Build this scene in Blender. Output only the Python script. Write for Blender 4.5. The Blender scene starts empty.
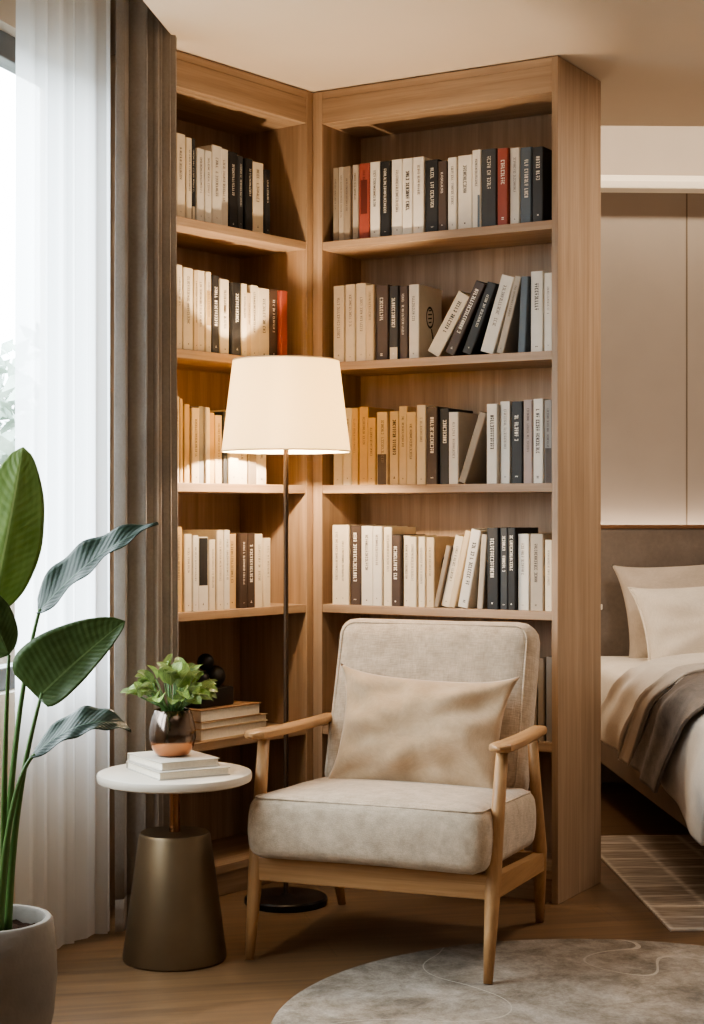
import bpy, bmesh, math, random
from mathutils import Vector, Matrix

# a reading corner: oak corner bookcase, armchair, lamp, side table, plant; a bedroom beyond
SHADE_TRANS, SHADE_EMIT = .36, 0.8
BULB = 31
SKY = 12
SIT, FRONT, BEDL = 7, 1.5, 22
BEDSIDE = 7
COVE, HEADL = 14, 4
LOOK = 'AgX - Medium High Contrast'
EXPO = 0.38
BOOKS = [
    ('L0', 0.1353, 0.0375, 0.2446, 0.0, 0.016, 'cream', ''),
    ('L0', 0.1612, 0.0257, 0.2381, 0.0, 0.014, 'cream', ''),
    ('L0', 0.1814, 0.0191, 0.2409, 0.0, 0.019, 'black', 'foot'),
    ('L0', 0.214, 0.0325, 0.2148, 0.0, 0.015, 'white', ''),
    ('L0', 0.2445, 0.0302, 0.2138, 0.0, 0.013, 'white', ''),
    ('L0', 0.2955, 0.0442, 0.2372, 0.0, 0.019, 'white', ''),
    ('L0', 0.3344, 0.0387, 0.2357, 0.0, 0.029, 'white', ''),
    ('L0', 0.3736, 0.0392, 0.2326, 0.0, 0.026, 'black', ''),
    ('L0', 0.3986, 0.0246, 0.226, 0.0, 0.026, 'charcoal', ''),
    ('L0', 0.4323, 0.0334, 0.2217, 0.0, 0.016, 'black', ''),
    ('L0', 0.4879, 0.0525, 0.2187, 0.0, 0.022, 'cream', ''),
    ('L0', 0.514, 0.0259, 0.2021, 0.0, 0.017, 'black', ''),
    ('L1', 0.1223, 0.0274, 0.2454, 0.0, 0.015, 'cream', ''),
    ('L1', 0.1654, 0.0428, 0.2406, 0.0, 0.014, 'cream', ''),
    ('L1', 0.1917, 0.0229, 0.237, 0.0, 0.016, 'oat', ''),
    ('L1', 0.2313, 0.0366, 0.2415, 0.0, 0.029, 'cream', ''),
    ('L1', 0.2581, 0.0265, 0.2413, 0.0, 0.027, 'cream', 'brownlabel'),
    ('L1', 0.2927, 0.0343, 0.2344, 0.0, 0.027, 'black', ''),
    ('L1', 0.3347, 0.0418, 0.2265, 0.0, 0.026, 'cream', ''),
    ('L1', 0.3773, 0.0422, 0.2199, 0.0, 0.015, 'black', ''),
    ('L1', 0.4075, 0.0255, 0.2213, 0.0, 0.018, 'cream', ''),
    ('L1', 0.4323, 0.0239, 0.196, 0.0, 0.023, 'oat', ''),
    ('L1', 0.4658, 0.0334, 0.2226, 0.0, 0.025, 'cream', ''),
    ('L1', 0.5211, 0.055, 0.2186, 0.0, 0.027, 'cream', ''),
    ('L1', 0.5613, 0.0401, 0.2209, 0.0, 0.028, 'brown', ''),
    ('L1', 0.5927, 0.0313, 0.2188, 0.0, 0.014, 'red', 'plain'),
    ('L2', 0.118, 0.0175, 0.2515, 0.0, 0.023, 'cream', ''),
    ('L2', 0.1342, 0.0159, 0.2458, 0.0, 0.024, 'tan', 'plain'),
    ('L2', 0.1597, 0.0253, 0.2305, 0.0, 0.021, 'tan', 'plain'),
    ('L2', 0.1941, 0.0344, 0.2212, 0.0, 0.015, 'oat', ''),
    ('L2', 0.2196, 0.0249, 0.2275, 0.0, 0.021, 'grey', 'plain'),
    ('L2', 0.239, 0.019, 0.2247, 0.0, 0.014, 'cream', 'plain'),
    ('L2', 0.2741, 0.0262, 0.2114, 0.0, 0.029, 'tan', 'plain'),
    ('L2', 0.306, 0.0318, 0.2052, 0.0, 0.028, 'oat', ''),
    ('L2', 0.3239, 0.0178, 0.2165, 0.0, 0.022, 'charcoal', 'plain'),
    ('L2', 0.3646, 0.0403, 0.2236, 0.0, 0.017, 'cream', ''),
    ('L2', 0.4195, 0.0469, 0.2237, 0.0, 0.028, 'cream', ''),
    ('L2', 0.4557, 0.0359, 0.2221, 0.0, 0.022, 'taupe', 'plain'),
    ('L2', 0.5087, 0.0454, 0.2247, 0.0, 0.028, 'cream', ''),
    ('L3', 0.1348, 0.0313, 0.2491, 0.0, 0.027, 'gold', ''),
    ('L3', 0.1681, 0.0329, 0.2284, 0.0, 0.021, 'cream', ''),
    ('L3', 0.1942, 0.0259, 0.2237, 0.0, 0.019, 'white', ''),
    ('L3', 0.24, 0.0452, 0.2188, 0.0, 0.023, 'white', 'blacktop'),
    ('L3', 0.2679, 0.0279, 0.2103, 0.0, 0.02, 'cream', ''),
    ('L3', 0.2991, 0.0307, 0.2382, 0.0, 0.015, 'cream', ''),
    ('L3', 0.329, 0.0288, 0.2388, 0.0, 0.017, 'white', ''),
    ('L3', 0.368, 0.0387, 0.2262, 0.0, 0.027, 'tan', ''),
    ('L3', 0.4019, 0.0336, 0.2291, 0.0, 0.013, 'brown', ''),
    ('L3', 0.439, 0.0358, 0.2287, 0.0, 0.013, 'brown', ''),
    ('L3', 0.4848, 0.0386, 0.2251, 0.0, 0.023, 'cream', ''),
    ('L3', 0.5159, 0.031, 0.2124, 0.0, 0.017, 'cream', ''),
    ('R0', 0.0816, 0.0215, 0.235, 0.0, 0.022, 'taupe', ''),
    ('R0', 0.1025, 0.0206, 0.2353, 0.0, 0.02, 'stone', ''),
    ('R0', 0.1268, 0.0242, 0.2342, 0.0, 0.018, 'taupe', ''),
    ('R0', 0.1503, 0.0234, 0.2389, 0.0, 0.03, 'stone', ''),
    ('R0', 0.1975, 0.0384, 0.2368, 0.0, 0.016, 'red', 'darklabel'),
    ('R0', 0.2345, 0.0367, 0.238, 0.0, 0.019, 'white', ''),
    ('R0', 0.2722, 0.0375, 0.2354, 0.0, 0.016, 'black', ''),
    ('R0', 0.3124, 0.0401, 0.238, 0.0, 0.023, 'white', ''),
    ('R0', 0.3511, 0.0369, 0.236, 0.0, 0.017, 'white', 'bold'),
    ('R0', 0.3903, 0.0391, 0.2363, 0.0, 0.018, 'white', ''),
    ('R0', 0.437, 0.0464, 0.2241, 0.0, 0.025, 'black', ''),
    ('R0', 0.4691, 0.0309, 0.215, 0.0, 0.018, 'brown', ''),
    ('R0', 0.501, 0.0314, 0.2232, 0.0, 0.022, 'white', ''),
    ('R0', 0.5505, 0.0495, 0.2262, 0.0, 0.028, 'white', ''),
    ('R0', 0.5871, 0.0308, 0.2349, 0.0, 0.014, 'white', 'bluefoot'),
    ('R0', 0.6385, 0.0512, 0.233, 0.0, 0.013, 'charcoal', ''),
    ('R0', 0.6753, 0.0366, 0.2307, 0.0, 0.016, 'red', ''),
    ('R0', 0.7094, 0.0337, 0.23, 0.0, 0.026, 'white', ''),
    ('R0', 0.7491, 0.0374, 0.227, 0.0, 0.023, 'slate', ''),
    ('R0', 0.789, 0.0354, 0.2223, 0.0, 0.016, 'charcoal', 'bold'),
    ('R1', 0.1049, 0.0414, 0.2427, 0.0, 0.018, 'cream', ''),
    ('R1', 0.1458, 0.0366, 0.2438, 0.0, 0.015, 'cream', ''),
    ('R1', 0.1845, 0.0386, 0.2456, 0.0, 0.02, 'cream', ''),
    ('R1', 0.2155, 0.0299, 0.2368, 0.0, 0.013, 'oat', ''),
    ('R1', 0.2604, 0.0449, 0.236, 0.0, 0.025, 'brown', 'bold'),
    ('R1', 0.2958, 0.0349, 0.2305, 0.0, 0.028, 'black', 'creamfoot'),
    ('R1', 0.3285, 0.0318, 0.2282, 0.0, 0.029, 'brown', ''),
    ('R1', 0.3693, 0.0365, 0.2294, 0.0, 0.025, 'white', 'ovalcover'),
    ('R1', 0.436, 0.0463, 0.207, 31.0, 0.029, 'cream', 'bold'),
    ('R1', 0.4971, 0.0352, 0.235, 26.5, 0.012, 'brown', ''),
    ('R1', 0.5513, 0.0333, 0.225, 22.5, 0.017, 'black', ''),
    ('R1', 0.6195, 0.0454, 0.238, 17.5, 0.029, 'white', ''),
    ('R1', 0.6555, 0.0243, 0.234, 15.0, 0.026, 'stone', ''),
    ('R1', 0.7301, 0.0258, 0.226, 3.0, 0.019, 'slate', 'plain'),
    ('R1', 0.7832, 0.041, 0.2404, 0.0, 0.029, 'white', 'bold'),
    ('R1', 0.8163, 0.0275, 0.2319, 0.0, 0.023, 'white', ''),
    ('R2', 0.0944, 0.0363, 0.2456, 0.0, 0.027, 'cream', ''),
    ('R2', 0.1331, 0.033, 0.2437, 0.0, 0.017, 'cream', ''),
    ('R2', 0.1571, 0.0237, 0.2426, 0.0, 0.015, 'tan', ''),
    ('R2', 0.1913, 0.0341, 0.2452, 0.0, 0.02, 'tan', ''),
    ('R2', 0.2216, 0.0299, 0.2102, 0.0, 0.014, 'tan', ''),
    ('R2', 0.2614, 0.0397, 0.2272, 0.0, 0.019, 'oat', 'darkfoot'),
    ('R2', 0.2956, 0.0338, 0.2283, 0.0, 0.029, 'oat', 'bold'),
    ('R2', 0.3322, 0.031, 0.2423, 0.0, 0.018, 'oat', ''),
    ('R2', 0.3658, 0.0336, 0.2234, 0.0, 0.012, 'oat', ''),
    ('R2', 0.3995, 0.0333, 0.2438, 0.0, 0.013, 'cream', ''),
    ('R2', 0.4382, 0.0383, 0.2366, 0.0, 0.015, 'brown', ''),
    ('R2', 0.4738, 0.0353, 0.2315, 0.0, 0.026, 'black', 'bold'),
    ('R2', 0.5082, 0.0343, 0.2193, 0.0, 0.019, 'white', 'darkcover'),
    ('R2', 0.5333, 0.0263, 0.222, 18.5, 0.017, 'taupe', 'plain'),
    ('R2', 0.641, 0.0368, 0.2393, 0.0, 0.014, 'white', 'bold'),
    ('R2', 0.6761, 0.035, 0.2464, 0.0, 0.03, 'white', ''),
    ('R2', 0.7219, 0.0392, 0.2446, 0.0, 0.02, 'black', ''),
    ('R2', 0.7548, 0.0301, 0.2476, 0.0, 0.016, 'mauve', ''),
    ('R2', 0.7912, 0.0331, 0.2491, 0.0, 0.013, 'white', 'bold'),
    ('R2', 0.821, 0.0275, 0.2451, 0.0, 0.013, 'grey', 'darkfoot'),
    ('R3', 0.124, 0.0626, 0.2518, 0.0, 0.015, 'cream', 'plain2'),
    ('R3', 0.1636, 0.0395, 0.2501, 0.0, 0.024, 'brown', 'bold'),
    ('R3', 0.211, 0.043, 0.2491, 0.0, 0.015, 'white', ''),
    ('R3', 0.245, 0.0337, 0.2477, 0.0, 0.013, 'white', ''),
    ('R3', 0.2761, 0.0311, 0.2453, 0.0, 0.021, 'cream', ''),
    ('R3', 0.3103, 0.034, 0.2216, 0.0, 0.016, 'brown', 'bold'),
    ('R3', 0.3372, 0.0265, 0.2191, 0.0, 0.03, 'cream', ''),
    ('R3', 0.3669, 0.029, 0.2159, 0.0, 0.014, 'cream', ''),
    ('R3', 0.3929, 0.0258, 0.216, 0.0, 0.022, 'cream', ''),
    ('R3', 0.4222, 0.0291, 0.2146, 0.0, 0.026, 'oat', 'ovalcover'),
    ('R3', 0.4398, 0.0177, 0.192, 13.0, 0.019, 'taupe', 'plain'),
    ('R3', 0.4726, 0.0319, 0.222, 13.0, 0.03, 'cream', ''),
    ('R3', 0.4945, 0.0211, 0.24, 13.5, 0.021, 'oat', 'plain'),
    ('R3', 0.5411, 0.0351, 0.24, 11.0, 0.016, 'white', 'bold'),
    ('R3', 0.5903, 0.021, 0.225, 4.0, 0.019, 'stone', 'plain'),
    ('R3', 0.6453, 0.0391, 0.245, 0.0, 0.013, 'black', 'bold'),
    ('R3', 0.6728, 0.0273, 0.2451, 0.0, 0.02, 'charcoal', ''),
    ('R3', 0.7007, 0.0275, 0.2453, 0.0, 0.016, 'black', ''),
    ('R3', 0.7391, 0.0381, 0.2274, 0.0, 0.028, 'white', ''),
    ('R3', 0.7851, 0.0429, 0.2277, 0.0, 0.027, 'stone', ''),
    ('R3', 0.8168, 0.0246, 0.2103, 0.0, 0.021, 'cream', ''),
]
LEAVES = [
    ('A', (-0.757, 3.46, 0.9403), (-0.6819, 3.42, 1.2847), (0.0062, -0.02, -0.0041), (-0.0788, 0.03, 0.0041), (0.0746, 0.03, -0.0124), 'M_leaf_bright', {'wave': 0.001, 'shape': (0.85, 0.55), 'curl': 0.012}),
    ('E', (-0.686, 3.3, 0.864), (-0.788, 3.3, 1.03), (0.0083, 0, 0.0041), (-0.0332, 0.02, -0.029), (0.0373, 0.02, 0.0249), 'M_leaf_olive', {'wave': 0.001, 'shape': (0.7, 0.7), 'curl': 0.01}),
    ('B', (-0.6567, 3.44, 0.9373), (-0.4186, 3.56, 1.1263), (-0.0083, 0, 0.0187), (-0.0228, 0.06, 0.0352), (0.0145, -0.03, -0.0207), 'M_leaf_dark', {'wave': 0.005, 'shape': (0.55, 0.75), 'curl': 0.01}),
    ('C', (-0.6394, 3.36, 0.7712), (-0.4595, 3.34, 0.9294), (0.0, 0, 0.0041), (-0.0788, 0.02, 0.058), (0.0249, -0.01, -0.0332), 'M_leaf_olive', {'wave': 0.001, 'shape': (0.52, 0.55), 'curl': 0.008}),
    ('D', (-0.6557, 3.36, 0.6491), (-0.4634, 3.46, 0.6908), (0.0083, 0, 0.0415), (-0.0041, 0.06, 0.0269), (0.0041, -0.03, -0.0187), 'M_leaf_dark', {'wave': 0.004, 'shape': (0.7, 0.7), 'curl': 0.004}),
]
STALKS = [
    [(-0.7422, 3.44, 0.289), (-0.7444, 3.45, 0.5896), (-0.7739, 3.47, 0.7546), (-0.757, 3.46, 0.9361)],
    [(-0.7213, 3.42, 0.2877), (-0.7127, 3.36, 0.5635), (-0.686, 3.3, 0.864)],
    [(-0.7339, 3.46, 0.2735), (-0.7214, 3.46, 0.567), (-0.6942, 3.45, 0.7987), (-0.6505, 3.44, 0.9478)],
    [(-0.7088, 3.4, 0.2887), (-0.6965, 3.38, 0.5191), (-0.6639, 3.36, 0.6653), (-0.6313, 3.36, 0.7814)],
    [(-0.7211, 3.38, 0.2896), (-0.7106, 3.35, 0.4638), (-0.6862, 3.35, 0.6221), (-0.6455, 3.36, 0.6572)],
    [(-0.7549, 3.46, 0.2735), (-0.7552, 3.5, 0.5391), (-0.8149, 3.52, 0.8769)],
]
# ---------------------------------------------------------------- helpers
scn = bpy.context.scene
COL = scn.collection
V = Vector


def lin(h):
    h = h.lstrip('#')
    out = []
    for i in (0, 2, 4):
        c = int(h[i:i + 2], 16) / 255.0
        out.append(c / 12.92 if c <= 0.04045 else ((c + 0.055) / 1.055) ** 2.4)
    return (out[0], out[1], out[2], 1.0)


def new_mat(name):
    m = bpy.data.materials.new(name)
    m.use_nodes = True
    nt = m.node_tree
    bsdf = nt.nodes['Principled BSDF']
    return m, nt, bsdf


def plain(name, hexc, rough=0.6, metal=0.0, noise=0.0, nscale=20.0, bump=0.0, bscale=200.0, spec=0.5):
    m, nt, b = new_mat(name)
    c = lin(hexc)
    b.inputs['Base Color'].default_value = c
    b.inputs['Roughness'].default_value = rough
    b.inputs['Metallic'].default_value = metal
    b.inputs['Specular IOR Level'].default_value = spec
    tc = nt.nodes.new('ShaderNodeTexCoord')
    if noise > 0:
        n = nt.nodes.new('ShaderNodeTexNoise')
        n.inputs['Scale'].default_value = nscale
        n.inputs['Detail'].default_value = 4
        nt.links.new(tc.outputs['Object'], n.inputs['Vector'])
        r = nt.nodes.new('ShaderNodeValToRGB')
        r.color_ramp.elements[0].position = 0.3
        r.color_ramp.elements[1].position = 0.7
        k = 1.0 - noise
        r.color_ramp.elements[0].color = (c[0] * k, c[1] * k, c[2] * k, 1)
        k = 1.0 + noise * 0.6
        r.color_ramp.elements[1].color = (min(1, c[0] * k), min(1, c[1] * k), min(1, c[2] * k), 1)
        nt.links.new(n.outputs['Fac'], r.inputs['Fac'])
        nt.links.new(r.outputs['Color'], b.inputs['Base Color'])
    if bump > 0:
        n2 = nt.nodes.new('ShaderNodeTexNoise')
        n2.inputs['Scale'].default_value = bscale
        n2.inputs['Detail'].default_value = 2
        nt.links.new(tc.outputs['Object'], n2.inputs['Vector'])
        bp = nt.nodes.new('ShaderNodeBump')
        bp.inputs['Strength'].default_value = bump
        bp.inputs['Distance'].default_value = 0.004
        nt.links.new(n2.outputs['Fac'], bp.inputs['Height'])
        nt.links.new(bp.outputs['Normal'], b.inputs['Normal'])
    return m


def wood(name, light, dark, axis, rough=0.5, fine=1.0):
    """oak with the grain running along one object axis"""
    m, nt, b = new_mat(name)
    tc = nt.nodes.new('ShaderNodeTexCoord')
    mp = nt.nodes.new('ShaderNodeMapping')
    s = {'x': (1.2, 34, 34), 'y': (34, 1.2, 34), 'z': (34, 34, 1.2)}[axis]
    mp.inputs['Scale'].default_value = tuple(q * fine for q in s)
    nt.links.new(tc.outputs['Object'], mp.inputs['Vector'])
    n = nt.nodes.new('ShaderNodeTexNoise')
    n.inputs['Scale'].default_value = 1.0
    n.inputs['Detail'].default_value = 5
    n.inputs['Roughness'].default_value = 0.62
    n.inputs['Distortion'].default_value = 0.4
    nt.links.new(mp.outputs['Vector'], n.inputs['Vector'])
    r = nt.nodes.new('ShaderNodeValToRGB')
    r.color_ramp.elements[0].position = 0.28
    r.color_ramp.elements[0].color = lin(dark)
    r.color_ramp.elements[1].position = 0.72
    r.color_ramp.elements[1].color = lin(light)
    nt.links.new(n.outputs['Fac'], r.inputs['Fac'])
    mp2 = nt.nodes.new('ShaderNodeMapping')
    mp2.inputs['Scale'].default_value = tuple(q * 6 * fine for q in s)
    nt.links.new(tc.outputs['Object'], mp2.inputs['Vector'])
    n2 = nt.nodes.new('ShaderNodeTexNoise')
    n2.inputs['Scale'].default_value = 1.0
    n2.inputs['Detail'].default_value = 2
    nt.links.new(mp2.outputs['Vector'], n2.inputs['Vector'])
    mx = nt.nodes.new('ShaderNodeMix')
    mx.data_type = 'RGBA'
    mx.blend_type = 'MULTIPLY'
    mx.inputs[0].default_value = 0.28
    nt.links.new(r.outputs['Color'], mx.inputs[6])
    nt.links.new(n2.outputs['Fac'], mx.inputs[7])
    nt.links.new(mx.outputs[2], b.inputs['Base Color'])
    b.inputs['Roughness'].default_value = rough
    bp = nt.nodes.new('ShaderNodeBump')
    bp.inputs['Strength'].default_value = 0.15
    bp.inputs['Distance'].default_value = 0.002
    nt.links.new(n2.outputs['Fac'], bp.inputs['Height'])
    nt.links.new(bp.outputs['Normal'], b.inputs['Normal'])
    return m


def fabric(name, a, bcol, scale=900.0, mottled=14.0, bump=0.25, sheen=0.2, weave=.45):
    """woven cloth: fine crossed threads plus a soft mottling"""
    m, nt, b = new_mat(name)
    tc = nt.nodes.new('ShaderNodeTexCoord')
    n = nt.nodes.new('ShaderNodeTexNoise')
    n.inputs['Scale'].default_value = mottled
    n.inputs['Detail'].default_value = 6
    n.inputs['Roughness'].default_value = 0.65
    nt.links.new(tc.outputs['Object'], n.inputs['Vector'])
    r = nt.nodes.new('ShaderNodeValToRGB')
    r.color_ramp.elements[0].position = 0.32
    r.color_ramp.elements[0].color = lin(bcol)
    r.color_ramp.elements[1].position = 0.68
    r.color_ramp.elements[1].color = lin(a)
    nt.links.new(n.outputs['Fac'], r.inputs['Fac'])
    mps = []
    for sc in ((scale, scale * 0.12, scale), (scale * 0.12, scale, scale * 0.12)):
        mp = nt.nodes.new('ShaderNodeMapping')
        mp.inputs['Scale'].default_value = sc
        nt.links.new(tc.outputs['Object'], mp.inputs['Vector'])
        w = nt.nodes.new('ShaderNodeTexNoise')
        w.inputs['Scale'].default_value = 1.0
        w.inputs['Detail'].default_value = 1
        nt.links.new(mp.outputs['Vector'], w.inputs['Vector'])
        mps.append(w)
    add = nt.nodes.new('ShaderNodeMath')
    add.operation = 'ADD'
    nt.links.new(mps[0].outputs['Fac'], add.inputs[0])
    nt.links.new(mps[1].outputs['Fac'], add.inputs[1])
    mul = nt.nodes.new('ShaderNodeMath')
    mul.operation = 'MULTIPLY_ADD'
    nt.links.new(add.outputs[0], mul.inputs[0])
    mul.inputs[1].default_value = 0.5
    mul.inputs[2].default_value = 0.5
    mx = nt.nodes.new('ShaderNodeMix')
    mx.data_type = 'RGBA'
    mx.blend_type = 'MULTIPLY'
    mx.inputs[0].default_value = weave
    nt.links.new(r.outputs['Color'], mx.inputs[6])
    nt.links.new(mul.outputs[0], mx.inputs[7])
    nt.links.new(mx.outputs[2], b.inputs['Base Color'])
    b.inputs['Roughness'].default_value = 0.9
    b.inputs['Specular IOR Level'].default_value = 0.15
    b.inputs['Sheen Weight'].default_value = sheen
    bp = nt.nodes.new('ShaderNodeBump')
    bp.inputs['Strength'].default_value = bump
    bp.inputs['Distance'].default_value = 0.002
    nt.links.new(add.outputs[0], bp.inputs['Height'])
    nt.links.new(bp.outputs['Normal'], b.inputs['Normal'])
    return m


class MB:
    """collects shapes and links them as ONE mesh object"""

    def __init__(self):
        self.v = []
        self.f = []

    def add(self, verts, faces):
        n = len(self.v)
        self.v += [tuple(p) for p in verts]
        self.f += [tuple(i + n for i in q) for q in faces]
        return self

    def box(self, x0, x1, y0, y1, z0, z1, M=None, bev=0.0):
        bm = bmesh.new()
        bmesh.ops.create_cube(bm, size=1)
        for p in bm.verts:
            p.co = V((x0 + (p.co.x + .5) * (x1 - x0), y0 + (p.co.y + .5) * (y1 - y0), z0 + (p.co.z + .5) * (z1 - z0)))
        if bev > 0:
            bmesh.ops.bevel(bm, geom=list(bm.edges), offset=bev, segments=2, affect='EDGES', profile=0.5)
        bm.verts.index_update()
        vs = [(M @ p.co if M else p.co.copy()) for p in bm.verts]
        fs = [[q.index for q in f.verts] for f in bm.faces]
        bm.free()
        return self.add(vs, fs)

    def prism(self, poly, z0, z1):
        n = len(poly)
        vs = [(p[0], p[1], z0) for p in poly] + [(p[0], p[1], z1) for p in poly]
        fs = [tuple(range(n - 1, -1, -1)), tuple(range(n, 2 * n))]
        for i in range(n):
            j = (i + 1) % n
            fs.append((i, j, n + j, n + i))
        return self.add(vs, fs)

    def lathe(self, prof, n=48, c=(0, 0, 0), cap=False):
        vs, fs = [], []
        for (r, z) in prof:
            for i in range(n):
                a = 2 * math.pi * i / n
                vs.append((c[0] + r * math.cos(a), c[1] + r * math.sin(a), c[2] + z))
        for k in range(len(prof) - 1):
            for i in range(n):
                j = (i + 1) % n
                fs.append((k * n + i, k * n + j, (k + 1) * n + j, (k + 1) * n + i))
        if cap:
            fs.append(tuple(range(n - 1, -1, -1)))
            fs.append(tuple(range((len(prof) - 1) * n, len(prof) * n)))
        return self.add(vs, fs)

    def tube(self, pts, rad, n=10, squash=1.0):
        pts = [V(p) for p in pts]
        rs = rad if isinstance(rad, (list, tuple)) else [rad] * len(pts)
        vs, fs = [], []
        ref = None
        for k, p in enumerate(pts):
            t = (pts[min(k + 1, len(pts) - 1)] - pts[max(k - 1, 0)]).normalized()
            if ref is None:
                ref = V((0, 0, 1)) if abs(t.z) < 0.9 else V((1, 0, 0))
            a = (ref - t * ref.dot(t)).normalized()
            b = t.cross(a)
            ref = a
            for i in range(n):
                q = 2 * math.pi * i / n
                vs.append(p + a * math.cos(q) * rs[k] + b * math.sin(q) * rs[k] * squash)
        for k in range(len(pts) - 1):
            for i in range(n):
                j = (i + 1) % n
                fs.append((k * n + i, k * n + j, (k + 1) * n + j, (k + 1) * n + i))
        fs.append(tuple(range(n - 1, -1, -1)))
        fs.append(tuple(range((len(pts) - 1) * n, len(pts) * n)))
        return self.add(vs, fs)

    def grid(self, rows, close=False):
        n = len(rows[0])
        vs = [p for r in rows for p in r]
        fs = []
        for k in range(len(rows) - 1):
            for i in range(n if close else n - 1):
                j = (i + 1) % n
                fs.append((k * n + i, k * n + j, (k + 1) * n + j, (k + 1) * n + i))
        return self.add(vs, fs)

    def build(self, name, mat, parent=None, smooth=False, fix=True):
        me = bpy.data.meshes.new(name)
        me.from_pydata(self.v, [], self.f)
        me.update()
        if fix:
            bm = bmesh.new()
            bm.from_mesh(me)
            bmesh.ops.recalc_face_normals(bm, faces=list(bm.faces))
            bm.to_mesh(me)
            bm.free()
        if smooth == 'auto':
            for p in me.polygons:
                p.use_smooth = True
            me.set_sharp_from_angle(angle=math.radians(40))
        elif smooth:
            for p in me.polygons:
                p.use_smooth = True
        if mat is not None:
            me.materials.append(mat)
        o = bpy.data.objects.new(name, me)
        COL.objects.link(o)
        if parent is not None:
            o.parent = parent
        return o


def subsurf(o, lv=1):
    s = o.modifiers.new('sub', 'SUBSURF')
    s.levels = lv
    s.render_levels = lv
    return o


def solid(o, t, off=0.0):
    s = o.modifiers.new('solid', 'SOLIDIFY')
    s.thickness = t
    s.offset = off
    return o


def empty(name, loc=(0, 0, 0), rz=0.0):
    o = bpy.data.objects.new(name, None)
    COL.objects.link(o)
    o.location = loc
    o.rotation_euler = (0, 0, rz)
    o.empty_display_size = 0.1
    return o


def tag(o, label=None, cat=None, group=None, kind=None):
    if label:
        o['label'] = label
    if cat:
        o['category'] = cat
    if group:
        o['group'] = group
    if kind:
        o['kind'] = kind
    return o


def structure(o, label=None, cat=None):
    return tag(o, label, cat, None, 'structure')


def rounded_block(w, d, h, r, crown=0.0, nx=24, ny=24, nz=8, sag=0.0, seed=0, wob=0.0):
    """cushion: rounded box centred in x/y, from z=0 to h, crowned top"""
    rng = random.Random(seed)
    ph = [rng.uniform(0, 6) for _ in range(6)]
    bm = bmesh.new()
    bmesh.ops.create_cube(bm, size=2)
    bmesh.ops.subdivide_edges(bm, edges=list(bm.edges), cuts=16, use_grid_fill=True)
    for p in bm.verts:
        # denser towards the edges, so that the rounding has points to use
        q = V([math.copysign(abs(c) ** 0.75, c) if c else 0 for c in p.co])
        q = V((q.x * w / 2, q.y * d / 2, q.z * h / 2))
        rr = min(r, h / 2 - 1e-4)
        inner = V((max(-w / 2 + r, min(w / 2 - r, q.x)), max(-d / 2 + r, min(d / 2 - r, q.y)), max(-h / 2 + rr, min(h / 2 - rr, q.z))))
        dv = q - inner
        if dv.length > 1e-9:
            dn = dv.normalized()
            q = inner + V((dn.x * r, dn.y * r, dn.z * rr))
        ux, uy = q.x / (w / 2), q.y / (d / 2)
        bulge = max(0, 1 - ux * ux) * max(0, 1 - uy * uy)
        if q.z > 0:
            q.z += crown * bulge
        side = max(0, 1 - (q.z / (h / 2)) ** 2) if abs(q.z) < h / 2 else 0
        q.x += math.copysign(0.010 * side * max(0, abs(ux) - .5) * 2, q.x)
        q.y += math.copysign(0.010 * side * max(0, abs(uy) - .5) * 2, q.y)
        if wob:
            q.z += wob * math.sin(q.x * 11 + ph[0]) * math.sin(q.y * 9 + ph[1])
            q.x += wob * math.sin(q.y * 13 + ph[2]) * .6
            q.y += wob * math.sin(q.x * 12 + ph[3]) * .6
        p.co = q + V((0, 0, h / 2))
    bm.verts.index_update()
    vs = [p.co.copy() for p in bm.verts]
    fs = [[q.index for q in f.verts] for f in bm.faces]
    bm.free()
    m = MB()
    m.add(vs, fs)
    return m


def pillow_mesh(w, h, t, seed=0, n=44, pinch=0.07, wrinkle=0.006, ear=0.02):
    """throw pillow standing in the x/z plane, thickness along y, centred"""
    rng = random.Random(seed)
    ph = [rng.uniform(0, 6.28) for _ in range(12)]
    rows_f, rows_b = [], []
    for j in range(n + 1):
        vv = -1 + 2 * j / n
        rf, rb = [], []
        for i in range(n + 1):
            uu = -1 + 2 * i / n
            u = math.sin(uu * math.pi / 2) * .35 + uu * .65
            v = math.sin(vv * math.pi / 2) * .35 + vv * .65
            x = u * (1 - pinch * (1 - v * v)) * w / 2
            z = v * (1 - pinch * (1 - u * u)) * h / 2
            cr = (abs(u) * abs(v)) ** 6
            x += math.copysign(ear * cr, u)
            z += math.copysign(ear * cr, v)
            e = max(0.0, 1 - u ** 2) ** .55 * max(0.0, 1 - v ** 2) ** .55
            edge = min(1 - abs(u), 1 - abs(v))
            th = t / 2 * e
            # creases that radiate from the corners and seams
            ang = math.atan2(v, u)
            rad = math.hypot(u, v)
            wr = wrinkle * math.sin(9 * ang + ph[0] + 2 * rad) * min(1, edge * 4) * rad * rad
            wr += wrinkle * .8 * math.sin(5 * u + 3 * v + ph[1]) * min(1, edge * 3)
            wr += wrinkle * .6 * math.sin(4 * u - 7 * v + ph[2]) * min(1, edge * 3)
            rf.append((x, -th - wr if edge > 0 else 0.0, z))
            rb.append((x, th + wr * .5 if edge > 0 else 0.0, z))
        rows_f.append(rf)
        rows_b.append(rb)
    m = MB()
    m.grid(rows_f)
    m.grid(rows_b)
    return m


def weld(o, dist=0.0004):
    bm = bmesh.new()
    bm.from_mesh(o.data)
    bmesh.ops.remove_doubles(bm, verts=list(bm.verts), dist=dist)
    bmesh.ops.recalc_face_normals(bm, faces=list(bm.faces))
    bm.to_mesh(o.data)
    bm.free()
    return o


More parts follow.
